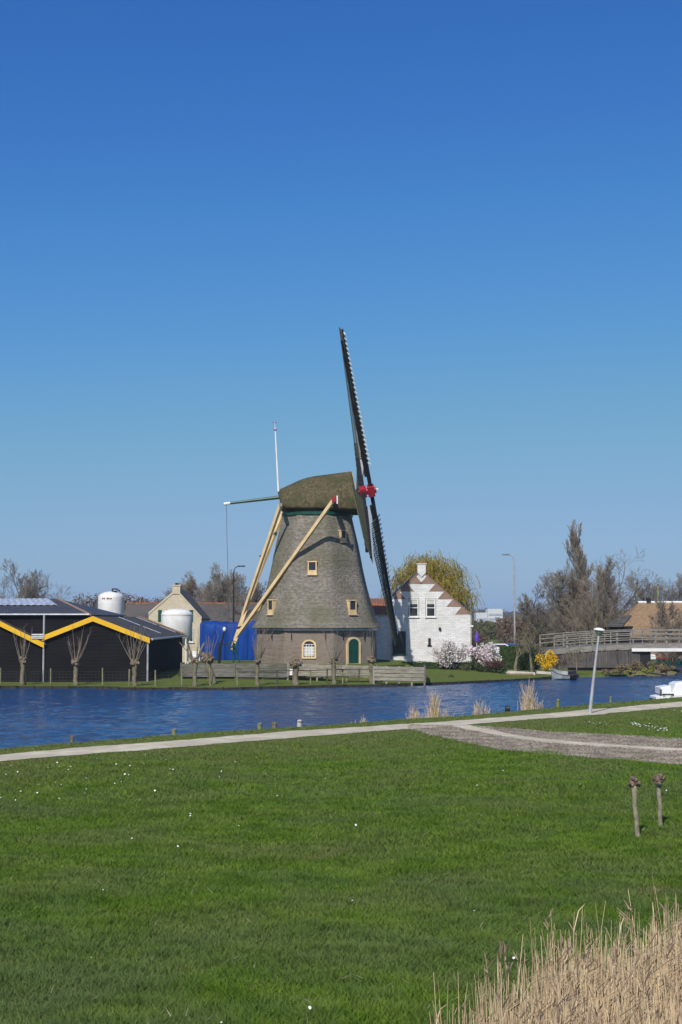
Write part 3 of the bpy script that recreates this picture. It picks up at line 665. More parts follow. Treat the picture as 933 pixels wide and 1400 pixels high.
thatch_window(0, .12, 7.75, 8.7, .70)
thatch_window(1, .02, 4.66, 5.7, .72)
thatch_window(1, .15, 10.35, 11.2, .58)
thatch_window(-1, -.05, 4.66, 5.75, .72)
def arch_pts(c, t, w_, h0, h1, n=10):
    """outline: sides from h0 to h1, then a round head"""
    pts = [c + t * (-w_ / 2) + Vector((0, 0, h0))]
    for i in range(n + 1):
        a = math.pi - math.pi * i / n; pts.append(c + t * (math.cos(a) * w_ / 2) + Vector((0, 0, h1 + math.sin(a) * w_ / 2 * .8)))
    pts.append(c + t * (w_ / 2) + Vector((0, 0, h0))); return pts
def arch_ring(mb, c, t, n, wo, wi, h0, h0i, h1, d0, d1):
    o = arch_pts(c, t, wo, h0, h1); i = arch_pts(c, t, wi, h0i, h1); N_ = len(o)
    for k in range(N_ - 1):
        a, b, c_, d = o[k] + n * d1, o[k + 1] + n * d1, i[k + 1] + n * d1, i[k] + n * d1
        mb.prism([a, b, c_, d], n * (d0 - d1))
    mb.prism([o[-1] + n * d1, o[0] + n * d1, i[0] + n * d1, i[-1] + n * d1], n * (d0 - d1))
AP = 4.82 / .964 * 1.0
c, n, t = facet(0, MZ, AP)
c = c + t * .02
wi = MB(); arch_ring(wi, c, t, n, 1.12, .84, .42, .56, 1.42, -.2, .07); w0 = wi.build('window', M['cream'], mill)
g = MB(); g.prism([p + n * .02 for p in arch_pts(c, t, .84, .56, 1.42)], n * -.15); g.build('pane', M['glass'], w0)
g = MB(); rot = Matrix((t, n, Vector((0, 0, 1)))).transposed()
for a in (-.21, 0, .21): g.box(c + t * a + n * .035 + Vector((0, 0, 1.05)), (.035, .02, .98), rot)
for b in (.80, 1.04, 1.28, 1.5): g.box(c + n * .037 + Vector((0, 0, b)), (.83, .02, .035), rot)
g.box(c + n * .026 + Vector((0, 0, 1.0)), (.80, .004, .80), rot) if False else None
g.build('glazing_bars', M['white'], w0)
g = MB(); g.box(c + n * .024 + Vector((0, 0, .98)) + t * .0, (.74, .003, .72), rot); g.build('curtain', M['blind'], w0)
c, n, t = facet(1, MZ, AP); c = c + t * .02
wi = MB(); arch_ring(wi, c, t, n, 1.40, 1.04, 0, .02, 1.50, -.2, .07); d0 = wi.build('door', M['cream'], mill)
g = MB(); g.prism([p + n * .02 for p in arch_pts(c, t, 1.04, .02, 1.50)], n * -.15); g.build('door_leaf', M['green'], d0)
# wall anchors (dark iron)
for k, off in ((0, -1.35), (0, 1.3), (1, -1.0), (1, 1.1), (-1, .3)):
    c2, n2, t2 = facet(k, 2.95, AP); g = MB(); g.box(c2 + n2 * .03 + t2 * off, (.05, .05, .5), Matrix((t2, n2, Vector((0, 0, 1)))).transposed()); g.build('wall_anchor', M['black'], mill)
# cap: lofted thatched hood, axis along +x
def xs_(px): return (px - 466.5) / F * MY * 1.003
def z_(py): return P(466, py, MY).z
CAPS = [  # px at bottom, px at top, bottom py, top py, half width
    (386, 380, 696, 673, 1.15), (390, 384, 699, 668, 1.75), (397, 396, 700.5, 662, 2.25), (412, 410, 701.5, 655.5, 2.65), (424, 423, 702, 651, 2.8),
    (440, 440, 702.5, 648.8, 2.85), (458, 458, 703, 646.4, 2.75), (476, 470, 703.5, 644.8, 2.55), (491, 480, 703.5, 643.5, 2.25)]
shape = [(1.0, 0), (1.06, .10), (1.05, .24), (.98, .40), (.86, .56), (.68, .72), (.45, .86), (.22, .95), (0, 1.0)]
secs = []
for pb, pt, yb, yt, hw in CAPS:
    xb, xt, zb, zt = xs_(pb), xs_(pt), z_(yb), z_(yt); s1 = []
    for v, h in shape: s1.append(Vector((xb + (xt - xb) * h, MY - v * hw, zb + (zt - zb) * h)))
    s2 = [Vector((p.x, 2 * MY - p.y, p.z)) for p in reversed(s1[:-1])]
    secs.append(s1 + s2)
mb = MB(); mb.loft(secs); cap = mb.build('cap', M['capthatch'], mill, smooth=False)
sm_ = cap.modifiers.new('round', 'SUBSURF'); sm_.levels = 1; sm_.render_levels = 2; sm_.subdivision_type = 'CATMULL_CLARK'
cap.data.polygons.foreach_set('use_smooth', [True] * len(cap.data.polygons))
cap.data.attributes.new('crease_edge', 'FLOAT', 'EDGE')
for e in cap.data.edges:
    a, b = [cap.data.vertices[i].co.x + MX for i in e.vertices]
    if min(a, b) > xs_(479.5) - .01 or max(a, b) < xs_(386.5): cap.data.attributes['crease_edge'].data[e.index].value = 1.0
# front boarding and trim of the cap
fr = MB(); s1 = secs[-1]; fr.prism([p + Vector((.03, 0, 0)) for p in s1], (.06, 0, .01)); fr.build('storm_front', M['greywood'], mill)
# windshaft + poll end
INC = R(9.5); YAW = R(2.9); ax = Vector((math.cos(INC) * math.cos(YAW), -math.cos(INC) * math.sin(YAW), math.sin(INC))); nearv = Vector((-math.sin(YAW), -math.cos(YAW), 0)); sailup = nearv.cross(ax).normalized()
if sailup.z < 0: sailup = -sailup
hubI = P(496.5, 672.5, MY); hubO = P(507.5, 676, MY)
hubO = hubI + ax * .66
mb = MB(); mb.tube([hubI - ax * 3.2, hubI - ax * .25], [.3, .34], 12); mb.build('windshaft', M['black'], mill)
ROT = R(26)
dirA = (sailup * math.cos(ROT) + nearv * math.sin(ROT)).normalized()
dirB = (sailup * math.cos(ROT - R(90)) + nearv * math.sin(ROT - R(90))).normalized()
mb = MB()
for hub, dd in ((hubI, dirB), (hubO, dirA)):
    side = ax.cross(dd).normalized(); rot = Matrix((ax, side, dd)).transposed()
    for s in (-1, 1): mb.box(hub + side * s * .32, (.54, .11, .85), rot)
    for s in (-1, 1): mb.box(hub + dd * s * .36, (.56, .74, .14), rot)
mb.tube([hubI - ax * .3, hubO + ax * .42], [.30, .27], 8)
mb.build('poll_end', M['red'], mill, bevel=.02)
mb = MB(); mb.tube([hubO + ax * .42, hubO + ax * .6], [.09, .07], 8); mb.build('shaft_pin', M['white'], mill)
HL = 13.5
def stock(hub, dd):
    mb = MB(); side = ax.cross(dd).normalized()
    for s in (1, -1):
        mb.beam(hub, hub + dd * s * HL * .5, .32, .36, up=side, w2=.26, h2=.30); mb.beam(hub + dd * s * HL * .5, hub + dd * s * HL, .26, .30, up=side, w2=.10, h2=.12)
    o = mb.build('stock', M['stock'], mill)
    for s in (1, -1):
        d = dd * s; lead = d.cross(ax).normalized() * -1
        # counter clockwise seen from the front: leading direction
        lead = ax.cross(d).normalized()
        L_ = MB(); B_ = MB(); n = 28; r0 = 2.5; r1 = HL - .25
        lines = [[], [], [], []]
        for i in range(n):
            u = i / (n - 1); r = r0 + (r1 - r0) * u; wa = R(23 - 14 * u); ch = (-lead * math.cos(wa) - ax * math.sin(wa))
            b0 = hub + d * r; tr = 1.9 - .3 * u; ld = .56
            L_.mi = 0; L_.beam(b0 - ch * (ld - .15), b0 + ch * tr, .065, .075, up=d)
            if i < n - 1: L_.beam(b0 + d * (r1 - r0) / (n - 1) / 2, b0 + d * (r1 - r0) / (n - 1) / 2 + ch * tr, .05, .06, up=d)
            L_.mi = 1; L_.beam(b0 - ch * (ld - .15), b0 - ch * (ld + .30), .085, .12, up=d)
            lines[0].append(b0 + ch * tr); lines[1].append(b0 + ch * tr * .68); lines[2].append(b0 + ch * tr * .36)
            lines[3].append((b0 - ch * .12, b0 - ch * (ld - .1)))
        L_.mi = 0
        for l in lines[:3]: L_.tube(l, .035, 4)
        L_.build('sail_frame', [M['lattice'], M['white']], mill)
        for i in range(n - 1):
            a, b = lines[3][i], lines[3][i + 1]; th = ax * .02
            B_.loft([[a[0] + th, a[0] - th, a[1] - th, a[1] + th], [b[0] + th, b[0] - th, b[1] - th, b[1] + th]])
        # furled sail cloth: a dark rope-like roll along the stock
        B_.tube([hub + d * r + ax * -.22 + lead * -.12 + Vector((0, .02 * math.sin(r * 5), .02 * math.cos(r * 7))) for r in np.linspace(1.2, HL * .93, 26)], [.10 + .02 * math.sin(i * 2.1) for i in range(26)], 6)
        B_.build('leading_board', M['leadboard'], mill)
stock(hubI, dirB); stock(hubO, dirA)
# tail construction
tailtop = P(383, 683, MY); tailbot = P(318, 886, MY - .2)
mb = MB(); mb.beam(P(388, 680, MY), tailbot + (tailbot - tailtop) * .01, .30, .34, w2=.26, h2=.30); mb.build('tail_pole', M['cream'], mill)
nsp = P(457, 683, MY - 5.5); fsp = Vector((nsp.x, 2 * MY - nsp.y, nsp.z))
mb = MB(); mb.beam(nsp + Vector((0, -.15, 0)), fsp + Vector((0, .15, 0)), .32, .30)
o = mb.build('long_tie_beam', M['greywood'], mill)
for q, s in ((nsp, -1), (fsp, 1)):
    mb = MB(); mb.box(q + Vector((0, s * .17, .0)), (.36, .1, .34)); mb.build('beam_end', M['red'], mill)
    mb = MB(); mb.box(q + Vector((.24, s * .10, -.02)), (.10, .12, .62)); mb.build('beam_clamp', M['white'], mill)
ssn = P(384, 690, MY - 3.2); ssf = Vector((ssn.x, 2 * MY - ssn.y, ssn.z))
mb = MB(); mb.beam(ssn + Vector((0, -.15, 0)), ssf + Vector((0, .15, 0)), .26, .26); mb.build('short_tie_beam', M['greywood'], mill)
bt = tailbot.lerp(tailtop, .10)
for a, e in ((nsp, tailbot.lerp(tailtop, .07)), (fsp, tailbot.lerp(tailtop, .07)), (ssn, tailbot.lerp(tailtop, .22)), (ssf, tailbot.lerp(tailtop, .22))):
    mb = MB(); mb.beam(a, e, .24, .26, w2=.2, h2=.22); mb.build('tail_brace', M['cream'], mill)
for f in (.14, .62):
    q = tailbot.lerp(tailtop, f); g = MB(); g.box(q, (.42, .46, .10), Quaternion((0, 1, 0), -.3).to_matrix()); g.build('iron_strap', M['black'], mill)
# winch with spoked wheel at the foot of the tail
g = MB(); wc = tailbot + Vector((.1, -.5, .15))
for i in range(16):
    a = i * math.tau / 16; b = (i + 1) * math.tau / 16
    g.tube([wc + Vector((math.cos(a) * .42, 0, math.sin(a) * .42)), wc + Vector((math.cos(b) * .42, 0, math.sin(b) * .42))], .03, 5)
for i in range(4):
    a = i * math.tau / 8; g.tube([wc - Vector((math.cos(a) * .55, 0, math.sin(a) * .55)), wc + Vector((math.cos(a) * .55, 0, math.sin(a) * .55))], .025, 5)
g.tube([wc, wc + Vector((0, 1.0, 0))], .07, 8); g.beam(wc + Vector((0, .25, -1.4)), wc + Vector((0, .25, .3)), .12, .12); g.beam(wc + Vector((.55, .25, -1.4)), wc + Vector((0, .25, .2)), .12, .12)
g.build('winch', M['green'], mill)
# mast with vane, and tail boom
a = P(381, 672, MY - .2); b = P(376.5, 585, MY - .2)
g = MB(); g.tube([a, b], [.085, .05], 8); g.tube([b, b + Vector((-.04, 0, .45))], .02, 5); g.build('mast', M['white'], mill)
g = MB(); q = b + Vector((-.03, 0, .42)); g.box(q, (.36, .02, .06)); g.build('vane', M['red'], mill); g = MB(); g.box(b + Vector((0, 0, -.15)), (.28, .28, .05)); g.build('mast_collar', M['red'], mill)
a = P(386, 679.5, MY - .4); b = P(315, 688, MY - .4)
g = MB(); g.tube([a, b], [.15, .10], 8); bo = g.build('tail_boom', M['green'], mill)
g = MB(); g.tube([b, b + (b - a).normalized() * .5], .12, 8); g.build('boom_tip', M['white'], mill)
e = b + (b - a).normalized() * .3
g = MB(); g.tube([e, e + Vector((.06, 0, -2.8)), e + Vector((.16, 0, -6)), e + Vector((.25, 0, -8.9)), P(317, 876, MY - .4)], .018, 4); g.build('rope', M['darkwood'], mill)

# mill mound with plank retaining walls
def rounded_mound():
    mb = MB(); o = [(-11.85, 106.4), (3.3, 106.4), (5.0, 109), (5.2, 120), (2, 124), (-11.5, 124), (-11.8, 112)]
    o = [Vector((x, y, 0)) for x, y in o]; c = Vector((-3.5, 115, 0)); r1 = []; r0 = []
    for i, p in enumerate(o):
        r1.append(p + Vector((0, 0, MZ))); q = p + (p - c).normalized() * (0.02 if i < 2 else 1.2 if i > 4 else 2.5); r0.append(Vector((q.x, q.y, -.4)))
    n = len(o); mb.add(r0 + r1, [(i, (i + 1) % n, (i + 1) % n + n, i + n) for i in range(n)] + [tuple(range(n, 2 * n))])
    tag(mb.build('mill_mound', M['ground']), kind='structure')
rounded_mound()
def planks(name, pts, zt, zb, rows, m, label, gap=.03, th=.06, posts=2.0, ptop=.08, group=None):
    """pts: two plan points; boards with posts in front"""
    a, b = Vector((*pts[0], 0)), Vector((*pts[1], 0)); d = (b - a).normalized(); n = Vector((d.y, -d.x, 0)); L = (b - a).length
    root = thing(name, ((a.x + b.x) / 2, (a.y + b.y) / 2, zb[0]), label, 'fence', group); r = random.Random(int(L * 100))
    for i in range(rows):
        mb = MB(); k = max(1, round(L / 3.6))
        for j in range(k):
            p = a.lerp(b, j / k) + d * .015; q = a.lerp(b, (j + 1) / k) - d * .015
            def zz(t, f): return (zb[0] + (zb[1] - zb[0]) * t) * (1 - f) + (zt[0] + (zt[1] - zt[0]) * t) * f
            w0 = r.uniform(-.012, .012)
            z0p, z1p = zz(j / k, i / rows) + gap, zz(j / k, (i + 1) / rows); z0q, z1q = zz((j + 1) / k, i / rows) + gap, zz((j + 1) / k, (i + 1) / rows)
            mb.prism([Vector((p.x, p.y, z0p + w0)), Vector((q.x, q.y, z0q + w0)), Vector((q.x, q.y, z1q + w0)), Vector((p.x, p.y, z1p + w0))], n * th)
        mb.build('board', M[m], root)
    k = max(1, round(L / posts))
    for j in range(k + 1):
        p = a.lerp(b, j / k); t = j / k; mb = MB(); top = zt[0] + (zt[1] - zt[0]) * t + ptop
        p = p - n * .055
        mb.bb(p.x - .06, p.x + .06, p.y - .05, p.y + .05, zb[0] - .4, top); mb.build('post', M[m], root)
def xat(px, Y): return (px - 466.5) / F * Y * 1.0
planks('retaining_fence', ((xat(249, 106), 106), (xat(397, 106), 106)), (.98, .98), (-.02, -.02), 3, 'retain', 'dark damp plank retaining wall below the blue tarpaulin and tail of the mill')
planks('retaining_fence', ((xat(394, 105.6), 105.6), (xat(514, 104.6), 104.6)), (1.0, .86), (.1, -.02), 3, 'greywood', 'sagging silver plank wall below the arched window and green door')
planks('plank_fence', ((xat(511, 102.4), 102.4), (xat(580, 102.8), 102.8)), (.93, .84), (-.12, -.2), 4, 'greywood', 'freestanding silver plank fence between the mill and the white house hedge', gap=.05, posts=.9, ptop=.02)
planks('retaining_fence', ((xat(580, 102.8) + .05, 102.8), (xat(580, 106) + .1, 107)), (.84, .8), (-.2, -.1), 3, 'retain', 'short dark plank return at the right end of the silver fence', posts=2)

# board edging along the far bank
mb = MB(); xs2 = list(np.arange(-32, 20.5, 1.2))
for x0, x1 in zip(xs2[:-1], xs2[1:]):
    a = Vector((x0, float(yf(x0)) - .3, 0)); b = Vector((x1, float(yf(x1)) - .3, 0)); zt = -.33 + rnd.uniform(-.03, .02)
    mb.prism([a + Vector((0, 0, -.9)), b + Vector((0, 0, -.9)), b + Vector((0, 0, zt)), a + Vector((0, 0, zt))], (0, .2, 0))
    mb.bb(a.x - .05, a.x + .05, a.y - .1, a.y, -.9, -.3)
e = mb.build('bank_edging', M['edging']); tag(e, 'dark wet plank edging along the waterline of the far bank', 'edging')

# ------------------------------------------------------------------ buildings
def window(parent, x0, x1, z0, z1, Y, fm, bars=(1, 1), fw=.09, blind=0, depth=.12, gm_='glass'):
    f = MB(); y0 = Y - .075; y1 = Y + depth
    f.bb(x0, x1, y0, y1, z0, z0 + fw); f.bb(x0, x1, y0, y1, z1 - fw, z1); f.bb(x0, x0 + fw, y0, y1, z0 + fw, z1 - fw); f.bb(x1 - fw, x1, y0, y1, z0 + fw, z1 - fw)
    for i in range(bars[0]):
        xm = x0 + (x1 - x0) * (i + 1) / (bars[0] + 1); f.bb(xm - .025, xm + .025, y0 + .02, y1, z0 + fw, z1 - fw)
    for i in range(bars[1]):
        zm = z0 + (z1 - z0) * (i + 1) / (bars[1] + 1); f.bb(x0 + fw, x1 - fw, y0 + .025, y1, zm - .03, zm + .03)
    f.bb(x0 - .08, x1 + .08, Y - .12, Y + .02, z0 - .07, z0 - .002)
    w_ = f.build('window', M[fm], parent)
    if fm == 'white':
        g = MB(); g.bb(x0 - .05, x1 + .05, Y - .012, Y + .05, z0, z1 + .05); g.build('reveal_shade', M['greywood'], w_)  # grey rim round white frames: shadow of the recess put in as colour
    g = MB(); g.bb(x0 + fw * .5, x1 - fw * .5, Y - .022, Y - .004, z0 + fw * .5, z1 - fw * .5); g.build('pane', M[gm_], w_)
    if blind:
        g = MB(); g.bb(x0 + fw, x1 - fw, Y - .030, Y - .024, z1 - fw - (z1 - z0) * blind, z1 - fw); g.build('blind', M['blind'], w_)
    return w_
# -- white house
HY = 124.0
def hx(px): return P(px, 850, HY).x
def hz(py): return P(570, py, HY).z
wh = thing('white_house', (hx(590), HY, gz(hx(590), HY)), 'white washed brick house with brown toothed gable bands and a chimney', 'house')
mb = MB(); zb = -.2
mb.prism([(hx(536.5), HY, zb), (hx(643.5), HY, zb), (hx(643.5), HY, hz(840)), (hx(576.5), HY, hz(781)), (hx(536.5), HY, hz(817))], (0, 9, 0)); mb.build('wall', M['whitebrick'], wh)
mb = MB(); mb.bb(hx(502), hx(536.5) - .003, HY + .35, HY + 7, zb, hz(839)); mb.build('side_wing', M['whitebrick'], wh)
mb = MB(); mb.prism([(hx(500), HY + .15, hz(840)), (hx(537.5), HY + .15, hz(840)), (hx(537.5), HY + 3.6, hz(819)), (hx(500), HY + 3.6, hz(819))], (0, .05, .12)); mb.prism([(hx(500), HY + 7.2, hz(840)), (hx(537.5), HY + 7.2, hz(840)), (hx(537.5), HY + 3.66, hz(819)), (hx(500), HY + 3.66, hz(819))], (0, .05, .12)); mb.build('wing_roof', M['redtile'], wh)
mb = MB()
for (a, b) in (((534, 819.5), (576.5, 779.5)), ((576.5, 779.5), (645.5, 842))):
    x0, z0, x1, z1 = hx(a[0]), hz(a[1]), hx(b[0]), hz(b[1])
    mb.prism([(x0, HY + .25, z0 + .02), (x1, HY + .25, z1 + .02), (x1, HY + .25, z1 + .14), (x0, HY + .25, z0 + .14)], (0, 8.9, 0))
mb.build('roof', M['tile'], wh)
# brown toothed bands along the rakes
mb = MB()
def tri(pts): mb.prism([(hx(a), HY - .025, hz(b)) for a, b in pts], (0, .05, 0))
teeth_r = [(588, 792.5), (599, 802), (609, 812), (619, 822), (629.5, 832)]
ts = [(578, 783.5)] + teeth_r + [(638, 840)]
for i, (a, b) in enumerate(((583, 798), (593, 808.5), (603, 819), (613.5, 829.5), (624, 840))):
    # triangle: lies on the rake from the previous step to this level, tooth pointing inwards
    ra = 576.5 + (b - 781) * (67 / 59); rb = 576.5 + (b - 10.5 - 781) * (67 / 59)
    tri([(rb, b - 10.5), (ra - .6, b), (rb - 9, b)])
for i, b in enumerate((798, 808.5, 819)):
    s = 40 / 36; ra = 576.5 - (b - 781) * s; rb = 576.5 - (b - 10.5 - 781) * s
    tri([(rb, b - 10.5), (rb + 9, b), (max(ra, 537.5), b)])
tri([(571, 787), (582, 787), (586, 790), (567, 790)]) if False else None
mb.build('gable_bands', M['brownbrick'], wh)
# parapet cap of the rakes
mb = MB()
for (a, b) in (((536.3, 817.5), (576.5, 781)), ((576.5, 781), (643.6, 840.5))):
    x0, z0, x1, z1 = hx(a[0]), hz(a[1]), hx(b[0]), hz(b[1]); mb.prism([(x0, HY - .06, z0), (x1, HY - .06, z1), (x1, HY - .06, z1 + .12), (x0, HY - .06, z0 + .12)], (0, .29, 0))
mb.build('verge', M['brownbrick'], wh)
mb = MB(); cx = hx(577); mb.bb(cx - .36, cx + .36, HY - .10, HY + .6, hz(783), hz(771.5)); mb.prism([(cx - .36, HY - .1, hz(783)), (cx + .36, HY - .1, hz(783)), (cx, HY - .1, hz(789))], (0, .3, 0)); mb.bb(cx - .45, cx + .45, HY - .15, HY + .68, hz(771.5), hz(770.3)); ch = mb.build('chimney', M['whitebrick'], wh)
mb = MB(); mb.lathe((cx + .03, HY + .25, 0), [(.13, hz(770.3)), (.11, hz(767.5))], 10); mb.build('chimney_pot', M['redtile'], ch)
window(wh, hx(559.5), hx(572.5), hz(843.5), hz(818.5), HY, 'white', (0, 1), blind=.24)
window(wh, hx(582.7), hx(595.7), hz(843.5), hz(818.5), HY, 'white', (0, 1), blind=.24)
window(wh, hx(536.8), hx(555), hz(894.5), hz(863), HY, 'green', (1, 1), fw=.07)
window(wh, hx(585.5), hx(589), hz(882), hz(872.5), HY, 'black', (0, 0), fw=.03)
mb = MB(); mb.lathe((hx(601.5), HY - .14, 0), [(.05, hz(861.5)), (.13, hz(860)), (.10, hz(858.5)), (.03, hz(857.5))], 10); mb.build('wall_lamp', M['black'], wh)
mb = MB(); mb.tube([(hx(643.5) + .06, HY - .07, .1), (hx(643.5) + .06, HY - .07, hz(841))], .045, 6); mb.build('downpipe', M['galv'], wh)
mb = MB(); mb.bb(hx(643.5), hx(647), HY - .2, HY + .3, hz(857), hz(855)); mb.build('shelf_bracket', M['white'], wh)
hedge('clipped_hedge', hx(520), hx(652), 121.4, 122.1, .05, .68, 'hedgelight', 'low clipped green hedge along the foot of the white house', 3, dens=60)
# -- tan farmhouse
FY_ = 140.0
def fx(px): return P(px, 850, FY_).x
def fz(py): return P(240, py, FY_).z
fh = thing('farmhouse', (fx(240), FY_, .1), 'tan brick farmhouse with a chimneyed gable and green shutters behind the silo', 'house')
mb = MB(); mb.prism([(fx(203.5), FY_, -.2), (fx(275.5), FY_, -.2), (fx(275.5), FY_, fz(846)), (fx(241), FY_, fz(808)), (fx(203.5), FY_, fz(840))], (0, 8.5, 0)); mb.build('wall', M['tanbrick'], fh)
mb = MB()
for a, b in (((202, 842), (241, 807)), ((241, 807), (277, 848))):
    x0, z0, x1, z1 = fx(a[0]), fz(a[1]), fx(b[0]), fz(b[1]); mb.prism([(x0, FY_ + .3, z0 + .02), (x1, FY_ + .3, z1 + .02), (x1, FY_ + .3, z1 + .16), (x0, FY_ + .3, z0 + .16)], (0, 8.5, 0))
mb.build('roof', M['tile'], fh)
mb = MB()
for a, b in (((203, 840.5), (241, 808)), ((241, 808), (276, 846.5))):
    x0, z0, x1, z1 = fx(a[0]), fz(a[1]), fx(b[0]), fz(b[1]); mb.prism([(x0, FY_ - .06, z0), (x1, FY_ - .06, z1), (x1, FY_ - .06, z1 + .22), (x0, FY_ - .06, z0 + .22)], (0, .36, 0))
mb.build('verge', M['tanbrick'], fh)
mb = MB(); cx = fx(241); mb.bb(cx - .38, cx + .38, FY_ - .08, FY_ + .8, fz(812), fz(801)); mb.bb(cx - .46, cx + .46, FY_ - .14, FY_ + .88, fz(801), fz(799.6)); ch = mb.build('chimney', M['tanbrick'], fh)
mb = MB(); mb.lathe((cx, FY_ + .3, 0), [(.16, fz(799.6)), (.16, fz(797.3)), (.1, fz(797))], 10); mb.build('chimney_pot', M['black'], ch)
for a in (222, 250):
    window(fh, fx(a), fx(a + 9), fz(849), fz(834), FY_, 'white', (0, 1), fw=.08)
    for b in (a - 5.6, a + 9.3):
        mb = MB(); mb.bb(fx(b), fx(b + 4.8), FY_ - .06, FY_ - .01, fz(850), fz(834)); s = mb.build('shutter', M['green'], fh)
window(fh, fx(255), fx(265), fz(878), fz(862), FY_, 'white', (1, 1), fw=.08)
# -- long grey roofed building behind
LY = 152.0
def lx(px): return P(px, 850, LY).x
def lz(py): return P(300, py, LY).z
lb = thing('long_outbuilding', (lx(270), LY, .1), 'long low outbuilding with a weathered grey tiled roof behind the farmhouse', 'building')
mb = MB(); mb.bb(lx(168), lx(372), LY, LY + 8, -.2, lz(853)); mb.build('wall', M['brownbrick'], lb)
mb = MB(); zr = P(300, 827, LY + 4).z
mb.prism([(lx(166), LY - .4, lz(854)), (lx(374), LY - .4, lz(854)), (lx(374), LY + 4, zr), (lx(166), LY + 4, zr)], (0, 0, .14)); mb.prism([(lx(166), LY + 8.4, lz(854)), (lx(374), LY + 8.4, lz(854)), (lx(374), LY + 4.01, zr), (lx(166), LY + 4.01, zr)], (0, 0, .14)); mb.build('roof', M['tile'], lb)
mb = MB(); mb.tube([(lx(166), LY + 4, zr + .15), (lx(374), LY + 4, zr + .15)], .12, 6); mb.build('ridge', M['redtile'], lb)
# -- black barns
BY = 104.0
def bx_(px, Y=BY): return P(px, 850, Y).x
def bz(py, Y=BY): return P(100, py, Y).z
def corr_roof(a, b, c, d, m, pitch=.25):
    """corrugated sheet between eave a-b and ridge d-c (a,b,c,d corners); ribs run from eave to ridge"""
    a, b, c, d = map(Vector, (a, b, c, d)); n = max(2, int((b - a).length / pitch) * 2); nr = (b - a).cross(d - a).normalized()
    if nr.z < 0: nr = -nr
    lo = [a.lerp(b, i / n) + nr * (.05 if i % 2 else 0) for i in range(n + 1)]; hi = [d.lerp(c, i / n) + nr * (.05 if i % 2 else 0) for i in range(n + 1)]
    mb = MB(); N_ = n + 1; vs = lo + hi + [p - nr * .03 for p in lo] + [p - nr * .03 for p in hi]
    fs = [(i, i + 1, N_ + i + 1, N_ + i) for i in range(n)] + [(2 * N_ + i, 3 * N_ + i, 3 * N_ + i + 1, 2 * N_ + i + 1) for i in range(n)]
    fs += [(i, 2 * N_ + i, 2 * N_ + i + 1, i + 1) for i in range(n)] + [(N_ + i, N_ + i + 1, 3 * N_ + i + 1, 3 * N_ + i) for i in range(n)]
    fs += [(0, N_, 3 * N_, 2 * N_), (n, 2 * N_ + n, 3 * N_ + n, N_ + n)]
    return mb.add(vs, fs)
def barn(label, xl, xr, xa, ze_l, ze_r, za, depth, ov=.35):
    root = thing('black_barn', ((xl + xr) / 2, BY, -.25), label, 'barn'); mb = MB()
    mb.prism([(xl, BY, -.5), (xr, BY, -.5), (xr, BY, ze_r), (xa, BY, za), (xl, BY, ze_l)], (0, depth, 0)); mb.build('wall', M['boards'], root)
    sr_ = (za - ze_r) / (xr - xa); sl = (za - ze_l) / (xa - xl)
    y0, y1 = BY - .25, BY + depth + .3; up_ = .06
    corr_roof((xr + ov, y0, ze_r - sr_ * ov + up_), (xr + ov, y1, ze_r - sr_ * ov + up_), (xa, y1, za + up_), (xa, y0, za + up_), 0).build('roof', M['corr'], root)
    corr_roof((xl - ov, y0, ze_l - sl * ov + up_), (xl - ov, y1, ze_l - sl * ov + up_), (xa, y1, za + up_ - .01), (xa, y0, za + up_ - .01), 0).build('roof', M['corr'], root)
    for (x0, z0, x1, z1) in ((xl - ov * .6, ze_l - sl * ov * .6, xa, za), (xa, za, xr + ov * .6, ze_r - sr_ * ov * .6)):
        v = MB(); v.prism([(x0, y0 - .04, z0 - .26), (x1, y0 - .04, z1 - .26), (x1, y0 - .04, z1 + .12), (x0, y0 - .04, z0 + .12)], (0, .05, 0)); v.build('verge_board', M['yellow'], root)
    return root
zb_ = bz(872.5); b1 = barn('black boarded barn with a full yellow edged gable and open right side', bx_(63), bx_(202), bx_(128), bz(870), bz(873), bz(844.5), 23)
for p_ in (.44, .88):
    for u0, u1 in ((.06, .50), (.56, .92)):   # pale rooflight strips running down the right slope
        xr, xa = bx_(202), bx_(128); zr, za = bz(873), bz(844.5); y0 = BY + 23 * p_; q_ = [(xa + (xr - xa) * u, za + (zr - za) * u + .15) for u in (u0, u1)]
        mb = MB(); mb.prism([(q_[0][0], y0, q_[0][1]), (q_[1][0], y0, q_[1][1]), (q_[1][0], y0 + .55, q_[1][1]), (q_[0][0], y0 + .55, q_[0][1])], (0, 0, .03)); mb.build('rooflight', M['clearcorr'], b1)
xr, xa = bx_(202) + .3, bx_(128); zr = bz(873) - .12; za = bz(844.5)
mb = MB(); mb.prism([(xa, BY + 23.3, za + .05), (xr, BY + 23.3, zr + .05), (xr, BY + 23.3, zr + .24), (xa, BY + 23.3, za + .24)], (0, .06, 0)); mb.build('rear_verge', M['newthatch'], b1)
mb = MB(); mb.tube([(bx_(203), BY - .12, -.3), (bx_(203), BY - .12, bz(873))], .07, 8); mb.tube([(bx_(203) + .3, BY - .2, bz(874)), (bx_(203) + .3, BY + 23, bz(874))], .09, 6); mb.build('gutter', M['galv'], b1)
b2 = barn('black boarded barn with a yellow verge sloping down at the left edge', bx_(-110), bx_(58), bx_(-26), bz(879), bz(879), bz(838), 20)
mb = MB(); mb.tube([(bx_(61), BY - .12, -.3), (bx_(61), BY - .12, bz(841))], .075, 8)
for pz in (867.5, 870, 872.5): mb.tube([(bx_(45), BY - .34, bz(pz)), (bx_(62), BY - .34, bz(pz))], .045, 6)
mb.tube([(bx_(-60), BY + .9, bz(841) + .05), (bx_(119), BY + .9, bz(841) + .05)], .06, 6)
dp = mb.build('drain_pipes', M['galv'], b2)
